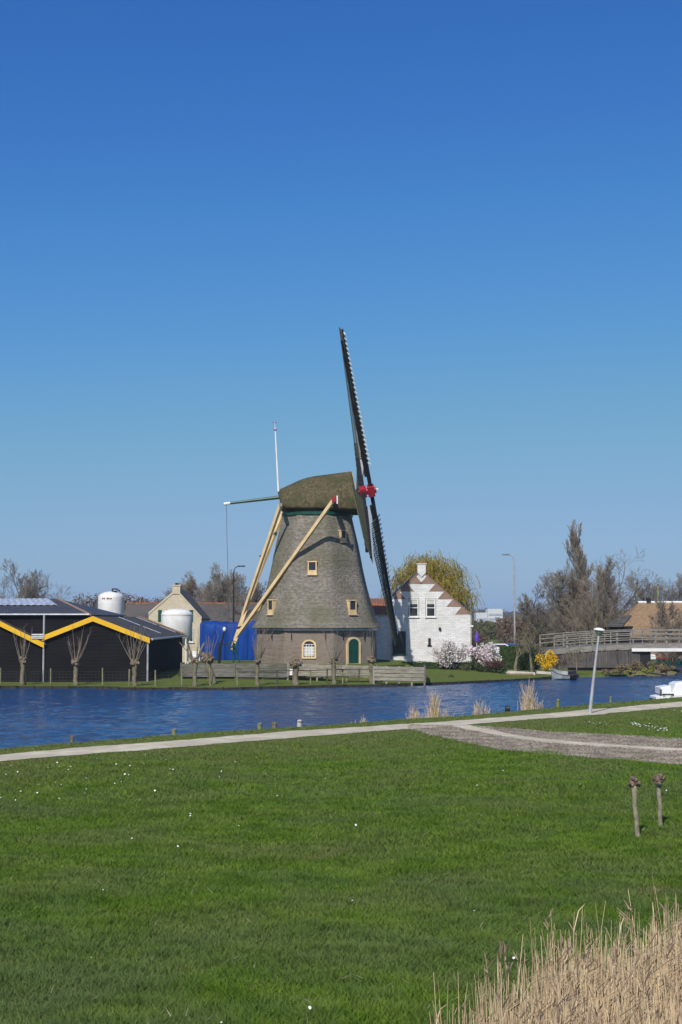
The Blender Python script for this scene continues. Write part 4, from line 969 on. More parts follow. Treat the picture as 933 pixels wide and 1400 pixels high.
C_ = thing('hipped_barn', (bx_(20, 107), 110, -.2), 'larger black barn behind with a hipped dark roof and a pale rooflight band', 'barn')
YC = 105.2; mb = MB(); mb.bb(-34, bx_(121, YC), YC, YC + 17, -.4, bz(841, YC)); mb.build('wall', M['boards'], C_)
zr = P(70, 819.5, YC + 8.5).z; ze = bz(841.5, YC); xr_ = P(79, 819, YC + 8.5).x; xe = bx_(123, YC) + .1
corr_roof((-34.5, YC - .3, ze), (xe, YC - .3, ze), (xr_, YC + 8.5, zr), (-34.5, YC + 8.5, zr), 0).build('roof', M['corr'], C_)
mb = MB(); mb.prism([(xe, YC - .3, ze), (xe, YC + 17.3, ze), (xr_, YC + 8.5, zr)], (.02, 0, .05)); mb.prism([(-34.5, YC + 17.3, ze), (xe, YC + 17.3, ze), (xr_, YC + 8.5, zr), (-34.5, YC + 8.5, zr)], (0, 0, .05)); mb.build('roof', M['corr'], C_)
def on(u, v):  # u along x, v up the slope
    return Vector((u, YC - .3 + 8.8 * v, ze + (zr - ze) * v + .09))
corr_roof(on(-34, .56), on(P(80, 830, YC + 5).x, .56), on(P(66, 820, YC + 8).x, .97), on(-34, .97), 0, .5).build('rooflight', M['clearcorr'], C_)
mb = MB(); mb.tube([(xe, YC - .32, ze + .05), (xr_, YC + 8.5, zr + .06)], .09, 6); mb.build('hip_trim', M['brownbrick'], C_)
# -- silos
s1 = P(151.5, 850, 127); rr1 = 17.5 / F * 127
si = thing('feed_silo', (s1.x, 127, -.2), 'short white silo with a hatch on top, rising above the barn roof', 'silo')
zt = P(151, 812, 127).z; mb = MB(); mb.lathe((s1.x, 127, 0), [(rr1, -.2), (rr1, zt - .35), (rr1 * .98, zt - .2), (rr1 * .86, zt - .02), (rr1 * .5, zt + .16), (.05, zt + .24)], 28); mb.build('shell', M['silo'], si, smooth=True)
mb = MB(); mb.tube([(s1.x + .1, 127, zt + .1), (s1.x + .15, 126.9, zt + .45), (s1.x + .55, 126.8, zt + .42), (s1.x + .85, 126.7, zt + .22)], .07, 8); mb.lathe((s1.x + .35, 126.8, zt + .12), [(.28, 0), (.25, .12), (.05, .16)], 12); mb.build('hatch', M['black'], si)
mb = MB()
for i in range(5): mb.lathe((s1.x, 127, zt - .9 - 1.05 * i), [(rr1 + .012, 0), (rr1 + .012, .06)], 28)
mb.build('hoops', M['silo'], si)
mb = MB()
for a in (-.62, -.45, -.15, .0, .2): mb.box((s1.x + a * .9, 127 - math.sqrt(rr1 ** 2 - (a * .9) ** 2) - .012, zt - .42), (.12, .03, .12), Matrix.Rotation(.78, 3, 'Y'))
mb.build('rust_plates', M['redtile'], si)
s2 = P(242, 850, 133); rr2 = 21.3 / F * 133; zt = P(242, 836, 133).z; zl = P(242, 873, 133).z
si = thing('feed_silo', (s2.x, 133, 0), 'wide white domed silo on legs in front of the tan farmhouse', 'silo')
mb = MB(); mb.lathe((s2.x, 133, 0), [(.25, zl - 1.1), (rr2 * .96, zl), (rr2, zl + .1), (rr2, zt - .28), (rr2 * .97, zt - .12), (rr2 * .75, zt + .10), (rr2 * .35, zt + .24), (.05, zt + .27)], 32); mb.build('shell', M['silo'], si, smooth=True)
for i in range(4):
    a = math.pi / 4 + i * math.pi / 2; mb = MB(); mb.bb(s2.x + math.cos(a) * rr2 * .93 - .06, s2.x + math.cos(a) * rr2 * .93 + .06, 133 + math.sin(a) * rr2 * .93 - .06, 133 + math.sin(a) * rr2 * .93 + .06, -.1, zl + .2); mb.build('leg', M['silo'], si)
mb = MB(); mb.lathe((s2.x, 133, zt - .35), [(rr2 + .02, 0), (rr2 + .03, .07), (rr2, .1)], 32); mb.build('rim_band', M['silo'], si)
# -- blue tarpaulin stack
tp = thing('tarpaulin_stack', (P(315, 850, 121).x, 121, .3), 'large blue tarpaulin draped over a boxy load behind the mill tail', 'covered load')
x0, x1 = P(274, 850, 120).x, P(356.5, 850, 120).x; z1 = P(300, 851, 120).z; n = 60; secs = []
rT = random.Random(3)
def tarp():
    rows = []
    for j, (f, push) in enumerate(((0, .10), (.12, .06), (.3, .02), (.5, -.02), (.75, .0), (.95, .0), (1.0, .12))):
        ring = []
        per = [(x0 + (x1 - x0) * i / 44, 120.0) for i in range(45)] + [(x1, 120 + 3.4 * i / 12) for i in range(1, 13)] + [(x1 - (x1 - x0) * i / 44, 123.4) for i in range(1, 45)] + [(x0, 123.4 - 3.4 * i / 12) for i in range(1, 12)]
        for k, (x, y) in enumerate(per):
            fold = .07 * math.sin(k * 1.9) * (1 - f) + .05 * math.sin(k * .8 + 1) ; cx, cy = (x0 + x1) / 2, 121.7; d = Vector((x - cx, (y - cy) * 2, 0)).normalized()
            zz = .55 + .05 * math.sin(k * .7) + (z1 - .1 * math.sin(k * .12) - .55) * f
            ring.append(Vector((x, y, zz)) + d * (fold - push))
        rows.append(ring)
    mb = MB(); mb.loft(rows, cap=True); return mb
tarp().build('tarpaulin', M['blue'], tp, smooth=True)
mb = MB(); mb.bb(x0 + .3, x1 - .3, 120.3, 123.1, -.1, .62); mb.build('pallet_base', M['darkwood'], tp)
mb = MB(); mb.bb(x1 - .75, x1 - .25, 119.6, 119.85, .3, 2.9); mb.build('dark_flap', M['black'], tp) if False else None
# dark leaning sculpture-like post and garden clutter
a = P(300, 897, 110); b = P(307, 861, 110)
st_ = thing('leaning_post', (a.x, 110, MZ), 'leaning dark timber with a white top in front of the blue tarpaulin', 'post')
mb = MB(); mb.tube([Vector((a.x, 110, MZ - .2)), a.lerp(b, .35) + Vector((-.1, 0, 0)), a.lerp(b, .7), b], [.10, .13, .08, .07], 8); mb.beam(a.lerp(b, .4) + Vector((-.35, -.05, .1)), a.lerp(b, .5) + Vector((.55, -.05, -.1)), .1, .1); mb.build('shaft', M['black'], st_)
mb = MB(); mb.lathe(b, [(.08, -.1), (.13, .02), (.11, .16), (.02, .22)], 10); mb.build('top', M['white'], st_)
q = P(267, 892, 112)
pt = thing('white_garden_chair', (q.x, 112, MZ - .1), 'small white garden chair beside the barn and the plank wall', 'chair')
mb = MB(); mb.bb(q.x - .25, q.x + .25, 111.8, 112.3, MZ + .4, MZ + .45); mb.build('seat', M['white'], pt)
mb = MB(); mb.bb(q.x - .25, q.x + .25, 112.28, 112.33, MZ + .5, MZ + .95); mb.build('backrest', M['white'], pt)
for i in (-1, 1):
    for j in (0, 1): mb = MB(); mb.tube([(q.x + i * .22, 111.85 + j * .42, MZ - .1), (q.x + i * .22, 111.85 + j * .42, MZ + .4)], .02, 6); mb.build('leg', M['white'], pt)
# white notice plate on the retaining wall
q = P(399.5, 919, 105.4)
mb = MB(); mb.bb(q.x - .16, q.x + .16, 105.38, 105.41, q.z - .22, q.z + .22); tag(mb.build('small_plate', M['white']), 'small white plate fixed to the plank wall by the stubby pollard', 'plate')

# -- thatched house on the right
TY = 150.0
def tx(px, Y=TY): return P(px, 850, Y).x
def tz(py, Y=TY): return P(880, py, Y).z
th = thing('thatched_house', (tx(890), TY, 1), 'low house with a golden thatched hipped roof behind the bridge', 'house')
xl, xr, ya, yb = tx(839), tx(990), TY, TY + 9; zer = tz(868); zri = P(880, 823.5, TY + 4.5).z; xrl = P(874, 824, TY + 4.5).x
mb = MB(); mb.bb(xl + .8, xr - .5, ya + .6, yb - .6, 0, zer + .4); mb.build('wall', M['brownbrick'], th)
def hip(xl, xr, ya, yb, z0, z1, rl, rr_, mname, tk=.35):
    mb = MB(); ym = (ya + yb) / 2
    e0 = [Vector((xl, ya, z0)), Vector((xr, ya, z0)), Vector((xr, yb, z0)), Vector((xl, yb, z0))]; rd = [Vector((rl, ym, z1)), Vector((rr_, ym, z1))]
    v = e0 + rd + [p - Vector((0, 0, tk)) for p in e0]
    mb.add(v, [(0, 1, 5, 4), (1, 2, 5), (2, 3, 4, 5), (3, 0, 4), (6, 7, 1, 0), (7, 8, 2, 1), (8, 9, 3, 2), (9, 6, 0, 3), (9, 8, 7, 6)])
    return mb
hip(xl, xr, ya, yb, zer, zri, xrl, xr - 3, 0).build('roof', M['newthatch'], th)
mb = MB(); mb.tube([(xrl - .1, TY + 4.5, zri), (xr - 3, TY + 4.5, zri)], .13, 8); mb.build('ridge', M['white'], th)
mb = MB(); q = P(886.5, 820, TY + 4.5); mb.bb(q.x - .22, q.x + .22, TY + 4.2, TY + 4.7, zri, zri + .5); mb.build('chimney', M['black'], th)
for a in (889, 902, 917): window(th, tx(a), tx(a + 10), tz(884), tz(871), TY + .58, 'ochre', (1, 0), fw=.12)
# dark shed roof left of it
ds = thing('dark_shed', (tx(834, 146), 146, .5), 'small shed with a dark slate lean-to roof left of the thatched house', 'shed')
mb = MB(); mb.bb(P(834, 850, 147).x, P(857, 850, 147).x, 147, 151, 0, P(840, 857, 147).z); mb.build('wall', M['boards'], ds)
mb = MB(); mb.prism([(P(831, 857, 146.5).x, 146.5, P(831, 857, 146.5).z), (P(852, 857, 146.5).x, 146.5, P(840, 857, 146.5).z), (P(864, 843, 150).x, 150, P(864, 843, 150).z), (P(848, 845, 150).x, 150, P(850, 844, 150).z)], (0, 0, .15)); mb.build('roof', M['tile'], ds)
# wooden poles
for px, Y, yt, lab in ((871, 160, 797, 'plain wooden pole left of the thatched house chimney'), (900, 165, 800, 'plain wooden pole behind the thatched ridge')):
    q = P(px, yt, Y); o = thing('wooden_pole', (q.x, Y, .1), lab, 'pole'); mb = MB(); mb.tube([(q.x, Y, 0), (q.x, Y, q.z)], [.15, .12], 8); mb.build('shaft', M['post'], o); mb = MB(); mb.lathe((q.x, Y, q.z), [(.15, -.05), (.13, .06), (.02, .12)], 8); mb.build('cap', M['darkwood'], o)

# -- bridge
BR = 126.0
br = thing('road_bridge', (P(880, 900, BR).x, BR, 1), 'low road bridge with a grey wooden railing and a dark plank abutment', 'bridge')
line = [(640, 896, 128), (700, 893, 128), (752, 889, 127.5), (800, 884.5, 127), (850, 882, BR), (900, 880.5, BR), (933, 880.5, BR), (1000, 881, BR), (1100, 884, BR)]
dk = [P(a, b, c) for a, b, c in line]; top = smooth_line(dk)
mb = MB(); secs = [[p, p + Vector((0, 9, 0)), p + Vector((0, 9, -.5)), p + Vector((0, 0, -.5))] for p in top]; mb.loft(secs); mb.build('deck', M['retain'], br)
mb = MB(); secs = [[p + Vector((0, -.12, .06)), p + Vector((0, -.02, .06)), p + Vector((0, -.02, -.42)), p + Vector((0, -.12, -.42))] for p in top]; mb.loft(secs); mb.build('fascia', M['railwood'], br)
rl = dense(top, 1.02); rl = rl[::2] if (rl[1] - rl[0]).length < .6 else rl
pp = []; acc = 0; last = None
for p in dense(top, .1):
    if last is None: pp.append(p); last = p; continue
    acc += (p - last).length; last = p
    if acc >= 1.05: pp.append(p); acc = 0
pp = [p for p in pp if p.x > P(752, 880, 127).x]
for i, p in enumerate(pp):
    mb = MB(); big = (i % 4 == 1); wv_ = .17 if big else .09; mb.bb(p.x - wv_ / 2, p.x + wv_ / 2, p.y - .2, p.y - .2 + wv_ * .8, p.z - .35, p.z + (1.28 if big else 1.2)); mb.build('railing_post', M['railwood'], br)
for hgt, t_ in ((1.22, .10), (.85, .08), (.45, .08)):
    mb = MB()
    for a, b in zip(pp[:-1], pp[1:]): mb.beam(a + Vector((0, -.26, hgt)), b + Vector((.0, -.26, hgt)), .05, t_)
    mb.build('rail', M['railwood'], br)
for a, b in ((0, 0),):
    mb = MB()
    pf = [p + Vector((0, 8.9, 0)) for p in pp]
    for hgt in (1.22, .85, .45):
        for a_, b_ in zip(pf[:-1], pf[1:]): mb.beam(a_ + Vector((0, 0, hgt)), b_ + Vector((0, 0, hgt)), .05, .08)
    for p in pf[::2]: mb.bb(p.x - .06, p.x + .06, p.y + .03, p.y + .13, p.z - .3, p.z + 1.25)
    mb.build('far_railing', M['railwood'], br)
x0, x1 = P(756, 900, BR).x, P(872, 900, BR).x; mb = MB(); x = x0; rB = random.Random(8)
while x < x1:
    w_ = rB.uniform(.16, .26); zt = float(np.interp(x, [p.x for p in top], [p.z for p in top])) - .45 + rB.uniform(-.04, .03)
    mb.bb(x, x + w_ - .015, BR - .06 + rB.uniform(-.03, .03), BR + .1, WZ - .4, zt); x += w_
mb.build('plank_abutment', M['darkwood'], br)
mb = MB(); mb.bb(x1, P(890, 900, BR).x, BR + .02, BR + 8.8, WZ - .5, 1.6); mb.build('abutment_pier', M['black'], br)
mb = MB(); mb.bb(x0, x1 + 0, BR - .35, BR - .12, .05, .22); mb.build('waling', M['darkwood'], br)
q0 = P(864, 888.5, BR - .2); mb = MB(); mb.bb(q0.x, P(1100, 888, BR - .2).x, BR - .3, BR - .13, q0.z - .14, q0.z + .14); mb.build('white_beam', M['white'], br)
# embankment carrying the road left of the bridge
mb = MB(); emb = [P(a, b, c) for a, b, c in ((640, 896, 128), (700, 893, 128), (752, 889, 127.5), (772, 887.5, 127.3))]
mb.loft([[Vector((p.x, 121.8 + (0 if i < 3 else 0) + 3, gz(p.x, 125) - .3)), Vector((p.x, p.y + .1, p.z - .5)), Vector((p.x, p.y + 9, p.z - .5)), Vector((p.x, p.y + 14, -.4))] for i, p in enumerate(emb)])
tag(mb.build('embankment', M['field']), kind='structure')
# far bank beyond the bridge opening
mb = MB(); mb.prism([(P(895, 900, 150).x, 150, -.6), (P(1050, 900, 150).x, 150, -.6), (P(1050, 900, 150).x, 150, 1.4), (P(930, 900, 150).x, 150, 1.6), (P(900, 900, 150).x, 150, .7)], (0, 1, 0)) if False else None
# small island with dry plants
isl = [(838, 923.5), (880, 924.5), (922, 923.5), (930, 918), (915, 912), (860, 911), (800, 914), (775, 921)]
pts = [G(a, b, WZ) for a, b in isl]; c = sum(pts, Vector()) / len(pts); mb = MB()
lo = [p + Vector((0, 0, -.5)) for p in pts]; mi = [p + Vector((0, 0, .06)) for p in pts]; hi = [c.lerp(p, .8) + Vector((0, 0, .28)) for p in pts]
mb.loft([lo, mi, hi]); tag(mb.build('island_bank', M['herb']), kind='structure')
rI = random.Random(6)
k = 0
for px, py, w_, h_, m_, lb_ in ((852, 921, 1.3, .9, 'herb', 'low tuft of dry plants at the left end of the reedy spit'), (868, 921, 1.5, 1.25, 'herb', 'taller tuft of brown dry plants below the pier'),
        (884, 921, 1.2, .75, 'yellowherb', 'yellow green plant in the middle of the reedy spit'), (897, 920, 1.4, 1.15, 'herb', 'brown seedy plants right of the yellow green one'),
        (912, 921, 1.3, .8, 'herb', 'dry plants at the right tip of the reedy spit'), (861, 922.5, .8, .45, 'yellowherb', 'small yellow plant near the water on the spit'), (835, 921, 1.6, .4, 'herb', 'flat dry grass tuft below the dark plank wall')):
    q = G(px, py, -.25); bushy('marsh_plant', px, q.y, w_, h_, m_, lb_, 'plant', seed=60 + k, n=520, size=.075, depth=1.0, z=-.3, tw='twigbrown', stems=8); k += 1
# shrubs and garden
bushy('magnolia_shrub', 622, 121.2, 2.7, 2.7, 'magwhite', 'white flowering magnolia against the right of the white house wall', seed=71, n=1100, size=.11, stems=16)
bushy('magnolia_shrub', 604, 121.4, 1.7, 1.9, 'magwhite', 'thin white flowering shrub in front of the white house wall', seed=72, n=460, size=.09, stems=16)
bushy('magnolia_shrub', 655, 120, 2.5, 2.5, 'magpink', 'pink and white magnolia on a short stem right of the white house', seed=73, n=950, size=.11, stems=16, tw='twigolive')
bushy('magnolia_shrub', 674, 123, 1.9, 2.3, 'magwhite', 'white flowering bush behind the dark red shrub', seed=74, n=900, size=.10, stems=10)
bushy('forsythia_bush', 747.5, 119.5, 1.7, 2.3, 'forsythia', 'bright yellow forsythia bush by the foot of the bridge', seed=75, n=1300, size=.07, tw='twigolive')
bushy('red_shrub', 679, 119, 2.0, 1.2, 'winered', 'dark red low shrub on the lawn edge right of the magnolia', seed=76, n=1100, size=.06)
bushy('green_shrub', 662, 119.4, 1.5, .8, 'hedge', 'small dark green shrub below the pink magnolia', seed=77, n=900, size=.05)
bushy('green_shrub', 686, 118.4, .9, .55, 'hedgelight', 'small bright green plant beside the dark red shrub', seed=78, n=500, size=.05)
bushy('brown_shrub', 765, 122, 1.8, 1.9, 'winered', 'brown bare looking shrub right of the yellow forsythia', seed=79, n=500, size=.05, stems=14)
bushy('brown_shrub', 736, 125.5, 2.2, 2.4, 'field', 'olive brown shrub between the lawn trees and the forsythia', seed=80, n=1200, size=.06, stems=12)
bushy('brown_shrub', 636, 119.8, 1.0, .7, 'field', 'low brown shrub at the foot of the white magnolia', seed=84, n=500, size=.05)
hedge('garden_hedge', P(684, 900, 124).x, P(732, 900, 124).x, 124, 125, .05, 1.95, 'hedgelight', 'chest high green hedge behind the two small lawn trees', 5, dens=60)
bushy('round_shrub', 672, 134, 4.2, 2.1, 'field', 'large olive shrub beyond the garden, right of the white house', seed=81, n=2200, size=.09)
bushy('round_shrub', 652, 134, 2.6, 3.6, 'farbrown', 'brown shrub just behind the right corner of the white house', seed=82, n=1500, size=.09)
bushy('round_shrub', 705, 138, 4.0, 2.2, 'field', 'olive shrub behind the parked cars and the hedge', seed=83, n=2000, size=.09)
# timber edging on the lawn
for a, b, Y0, lab in (((692, 908), (732, 909), 118.3, 'long pale timber lying at the foot of the lawn trees'), ((734, 908.5), (757, 911), 119.2, 'short pale timber lying below the forsythia')):
    p, q = P(*a, Y0), P(*b, Y0 - .6); mb = MB(); mb.beam(Vector((p.x, p.y, gz(p.x, p.y) + .16)), Vector((q.x, q.y, gz(q.x, q.y) + .13)), .2, .22); tag(mb.build('timber_beam', M['concrete']), lab, 'timber')
p = P(711, 913, 117); mb = MB(); mb.beam(Vector((p.x - 1.1, 117, gz(p.x, 117) + .07)), Vector((p.x + 1.1, 117.2, gz(p.x, 117) + .07)), .2, .14); tag(mb.build('timber_beam', M['newthatch']), 'brown plank lying in front of the lawn trees', 'timber')
for px, py, lab in ((658.5, 926, 'small dark molehill close to the water on the garden lawn'), (617, 923, 'small dark molehill in the middle of the garden lawn')):
    q = G(px, py, -.1); mb = MB(); mb.lathe((q.x, q.y, gz(q.x, q.y) - .03), [(.25, 0), (.2, .1), (.1, .19), (.02, .22)], 9); tag(mb.build('molehill', M['edging'], smooth=True), lab, 'molehill', 'molehills on the garden lawn')
# purple parasol-like cloth
q = P(652, 866, 131); o = thing('purple_parasol', (q.x, 131, .1), 'closed purple parasol beyond the magnolias', 'parasol')
mb = MB(); mb.lathe((q.x, 131, 0), [(.16, q.z - .75), (.2, q.z - .4), (.12, q.z), (.02, q.z + .2)], 10); mb.build('canopy', M['purple'], o); mb = MB(); mb.tube([(q.x, 131, 0), (q.x, 131, q.z - .7)], .03, 6); mb.build('pole', M['white'], o)
# parked cars behind the hedge
def car(name, px, Y, paint, label, rz):
    x = P(px, 900, Y).x; z = gz(x, Y) + .12; root = thing(name, (0, 0, 0), label, 'car', 'cars parked behind the garden hedge')
    body = [(-2.1, .35), (-2.1, .75), (-1.9, .92), (-1.15, 1.0), (-.55, 1.42), (.85, 1.45), (1.5, 1.02), (2.05, .9), (2.12, .55), (2.1, .35)]
    mb = MB(); secs = []
    for yy, s in ((-.86, .97), (-.8, 1), (.8, 1), (.86, .97)): secs.append([Vector((a * (1 if b < 1.1 else (.97)), yy * (1 if b < 1.1 else .86), .35 + (b - .35) * s)) for a, b in body])
    mb.loft(secs); mb.build('body', M[paint], root)
    mb = MB()
    for s in (-1, 1): mb.prism([(-1.0, s * .79, 1.02), (1.3, s * .79, 1.04), (.78, s * .745, 1.36), (-.5, s * .745, 1.36)], (0, s * .035, 0))
    mb.prism([(-1.14, -.68, 1.03), (-1.14, .68, 1.03), (-.6, .6, 1.37), (-.6, -.6, 1.37)], (-.03, 0, .02)); mb.prism([(1.46, -.68, 1.06), (1.46, .68, 1.06), (.92, .6, 1.4), (.92, -.6, 1.4)], (.03, 0, .02))
    mb.build('windows', M['glass'], root)
    for sx in (-1.3, 1.3):
        for sy in (-.82, .82):
            mb = MB(); pr = [(.31, -.1), (.31, .1)]; mb.tube([(sx, sy - .1, .31), (sx, sy + .1, .31)], .31, 16); w_ = mb.build('wheel', M['tyre'], root)
            mb = MB(); s = 1 if sy > 0 else -1; mb.tube([(sx, sy + s * .10, .31), (sx, sy + s * .115, .31)], .19, 12); mb.build('rim', M['galv'], w_)
    for sy in (-.6, .6): mb = MB(); mb.bb(-2.13, -2.08, sy - .15, sy + .15, .62, .76); mb.build('headlight', M['white'], root)
    root.location = (x, Y, z + .38); root.rotation_euler = (0, 0, rz)
car('parked_car', 677, 131.5, 'carwhite', 'white parked car behind the magnolias right of the house', .15)
car('parked_car', 699, 132.5, 'carblue', 'blue parked car behind the green garden hedge', .1)
mb = MB(); mb.bb(P(640, 900, 131).x, P(760, 900, 131).x, 129, 137.5, -.2, .62); tag(mb.build('parking_pavement', M['concrete']), kind='structure')

# ------------------------------------------------------------------ street lamps
def curved_lamp(px, Y, topy, arm, label, m='galv'):
    q = P(px, topy, Y); root = thing('street_lamp', (q.x, Y, 0), label, 'street lamp'); s = 1 if arm > 0 else -1
    mb = MB(); pts = [(q.x, Y, 0), (q.x, Y, q.z * .5), (q.x, Y, q.z - .7)] + [(q.x + s * .5 * (1 - math.cos(t)), Y, q.z - .7 + .6 * math.sin(t)) for t in (.4, .8, 1.2, 1.5)]
    mb.tube(pts, [.11, .09, .06] + [.045] * 4, 8); mb.build('pole', M[m], root)
    e = Vector(pts[-1]); mb = MB(); mb.loft([[e + Vector((s * u, v * w_, h)) for v, h in ((-1, 0), (-.8, .09), (.8, .09), (1, 0), (.7, -.05), (-.7, -.05))] for u, w_ in ((-.05, .05), (.15, .12), (.55, .14), (.72, .07))]); mb.build('lantern', M['greygreen'] if m == 'galv' else M['black'], root)
curved_lamp(703, 140, 757, -1, 'tall grey street lamp with a curved arm right of the white house')
curved_lamp(320, 150, 773, 1, 'tall dark street lamp with a short arm left of the mill', 'black')
# leaning lamp on the near bank
a = G(806, 975, 0); b = P(819, 868, a.y); nl_ = thing('path_lamp', (a.x, a.y, 0), 'leaning pale lamp post with a flat mushroom head beside the canal path', 'street lamp')
mb = MB(); mb.tube([a + Vector((0, 0, -.2)), a.lerp(b, .5), b], [.085, .065, .05], 12); mb.build('pole', M['galv'], nl_)
d = (b - a).normalized(); mb = MB()
mb.lathe((0, 0, 0), [(.05, 0), (.12, .03), (.20, .20), (.21, .22)], 20)
rotm = d.to_track_quat('Z', 'Y').to_matrix(); mb.v = [tuple(rotm @ Vector(v) + b - d * .02) for v in mb.v]; mb.build('lamp_glass', M['greygreen'], nl_, smooth=True)
mb = MB(); mb.lathe((0, 0, 0), [(.24, .205), (.27, .23), (.24, .29), (.12, .335), (.02, .345)], 24); mb.v = [tuple(rotm @ Vector(v) + b - d * .02) for v in mb.v]; mb.build('lamp_cap', M['white'], nl_, smooth=True)

# ------------------------------------------------------------------ fences of posts and mesh
def wire_fence(name, pxs, Y0, label, h=1.15):
    root = thing(name, (P(pxs[0], 900, Y0).x, Y0, 0), label, 'fence'); tops = []
    for px in pxs:
        x = P(px, 900, Y0).x; y = float(yf(x)) + 2.1; x = P(px, 900, y).x; z = gz(x, y); hh = h + rnd.uniform(-.06, .06); mb = MB()
        mb.tube([(x, y, z - .2), (x + rnd.uniform(-.03, .03), y, z + hh)], [.055, .05], 7); mb.build('post', M['post'], root); tops.append((x, y, z, hh))
    mb = MB()
    for (x0, y0, z0, h0), (x1, y1, z1, h1) in zip(tops[:-1], tops[1:]):
        for k in (.08, .3, .52, .74, .95): mb.tube([(x0, y0 - .06, z0 + k), (x1, y1 - .06, z1 + k)], .006, 3, caps=False)
        n = max(1, int((x1 - x0) / .25))
        for i in range(n): t = (i + .5) / n; mb.tube([(x0 + (x1 - x0) * t, y0 - .06, z0 + .08), (x0 + (x1 - x0) * t, y0 - .06, z0 + .95)], .004, 3, caps=False)
    mb.build('wire_mesh', M['darkwood'], root)
wire_fence('wire_fence', [-40, 1, 36, 70, 141, 177, 213, 249, 288], 100, 'wire mesh fence on pale wooden posts in front of the black barns')
def rail_fence(pxs, label):
    root = thing('rail_fence', (P(pxs[0], 900, 100).x, 100, 0), label, 'fence'); tp_ = []
    for i, px in enumerate(pxs):
        x = P(px, 900, 100).x; y = float(yf(x)) + 2.3; z = gz(x, y); mb = MB(); mb.tube([(x, y, z - .2), (x, y, z + 1.05)], [.055, .05], 7); mb.build('post', M['post'] if i % 2 == 0 else M['darkwood'], root); tp_.append(Vector((x, y, z)))
    for k in (.98, .5):
        mb = MB()
        for a, b in zip(tp_[:-1], tp_[1:]): mb.beam(a + Vector((0, -.07, k)), b + Vector((0, -.07, k + .0)), .03, .06)
        mb.build('rail', M['darkwood'], root)
rail_fence([325, 378, 424, 447, 469, 492, 512], 'dark thin rail fence on posts along the bank below the mill')

# ------------------------------------------------------------------ pollard willows
def pollard(px, Y, h, rad, branches, label, seed, bl=2.6, lean=0, near=False, name='pollard_willow', group='pollard willows along the far bank'):
    r = random.Random(seed); x = P(px, 900, Y).x if not near else px; z = gz(x, Y); root = thing(name, (x, Y, z), label, 'tree', group)
    base = Vector((x, Y, z - .15)); topp = Vector((x + lean * h, Y, z + h)); mb = MB()
    n = 7; pts = [base.lerp(topp, i / n) + Vector((r.gauss(0, rad * .14), r.gauss(0, rad * .14), 0)) for i in range(n + 1)]
    mb.tube(pts, [rad * f for f in (1.3, 1.05, .92, .88, .9, .95, 1.0, 1.05)], 9); mb.build('trunk', M['saplingbark'] if near else M['pollard'], root, smooth=True)
    kb = MB(); HR = rad * (1.55 if not near else 2.1)
    def blob(c_, q_, n_=7):
        k1, k2, k3 = [r.uniform(.8, 1.25) for _ in range(3)]; base_ = len(kb.v)
        kb.lathe((0, 0, 0), [(q_ * .35, -q_ * .9), (q_ * .85, -q_ * .45), (q_, 0), (q_ * .85, q_ * .45), (q_ * .3, q_ * .9)], n_)
        rm = Quaternion((r.gauss(0, 1), r.gauss(0, 1), r.gauss(0, 1), r.gauss(0, 1))).normalized().to_matrix()
        for i_ in range(base_, len(kb.v)):
            v_ = Vector(kb.v[i_]); v_ = rm @ Vector((v_.x * k1, v_.y * k2, v_.z * k3)) * r.uniform(.9, 1.1); kb.v[i_] = tuple(v_ + c_)
    for i in range(30 if not near else 34):
        a = r.uniform(0, 6.283); e = r.uniform(-.75, 1.3)
        blob(topp + Vector((math.cos(a) * math.cos(e), math.sin(a) * math.cos(e), math.sin(e) * .85)) * HR * r.uniform(.65, 1.15), HR * r.uniform(.22, .42))
    blob(topp, HR * .8, 9)
    kb.build('knobbly_head', M['knob'] if near else M['knobtan'], root, smooth=near)
    if branches:
        cb = MB()
        for i in range(int(branches * .6)):
            a = r.uniform(0, 6.283); sp = r.uniform(.1, .75); L = bl * r.uniform(.55, 1.1); q = topp + Vector((math.cos(a), math.sin(a), .3)) * rad; d = Vector((math.cos(a) * sp, math.sin(a) * sp, 1)); pts = [q]
            for k in range(5):
                d = (d + Vector((r.gauss(0, .06), r.gauss(0, .06), .12))).normalized(); pts.append(pts[-1] + d * L / 5)
            cb.tube(pts, [.04, .03, .022, .016, .011, .006], 4, caps=False)
            for k in range(2):
                j = r.randint(1, 4); d2 = (Vector((r.gauss(0, .35), r.gauss(0, .35), 1))).normalized(); cb.tube([pts[j], pts[j] + d2 * L * .3], [.010, .005], 3, caps=False)
        cb.build('branches', M['twigbrown'], root)
    return root
farp = [(31, 1.75, .17, 16, 0, 'pollard willow before the left black barn, below the sloping yellow verge'),
        (104, 1.6, .18, 22, 0, 'pollard willow in front of the left half of the yellow edged gable'),
        (184.5, 1.6, .18, 22, 0, 'pollard willow in front of the right corner of the yellow edged gable'),
        (267, 1.7, .17, 10, 0, 'pollard willow at the open side of the barn with two thick side limbs'),
        (352, 1.7, .15, 22, 0, 'pollard willow with upright shoots in front of the blue tarpaulin edge'),
        (404.5, 1.55, .24, 0, 0, 'stubby thick pollard willow without shoots below the arched window'),
        (456.5, 1.65, .17, 18, 0, 'pollard willow between the arched window and the green door'),
        (508, 1.7, .18, 12, 0, 'pollard willow at the right corner of the mill base')]
for i, (px, h, rd, nb, ln, lab) in enumerate(farp):
    x = xat(px, 99); Y = float(yf(x)) + 1.6; r0 = pollard(px, Y, h, rd, nb, lab, 100 + i, lean=ln)
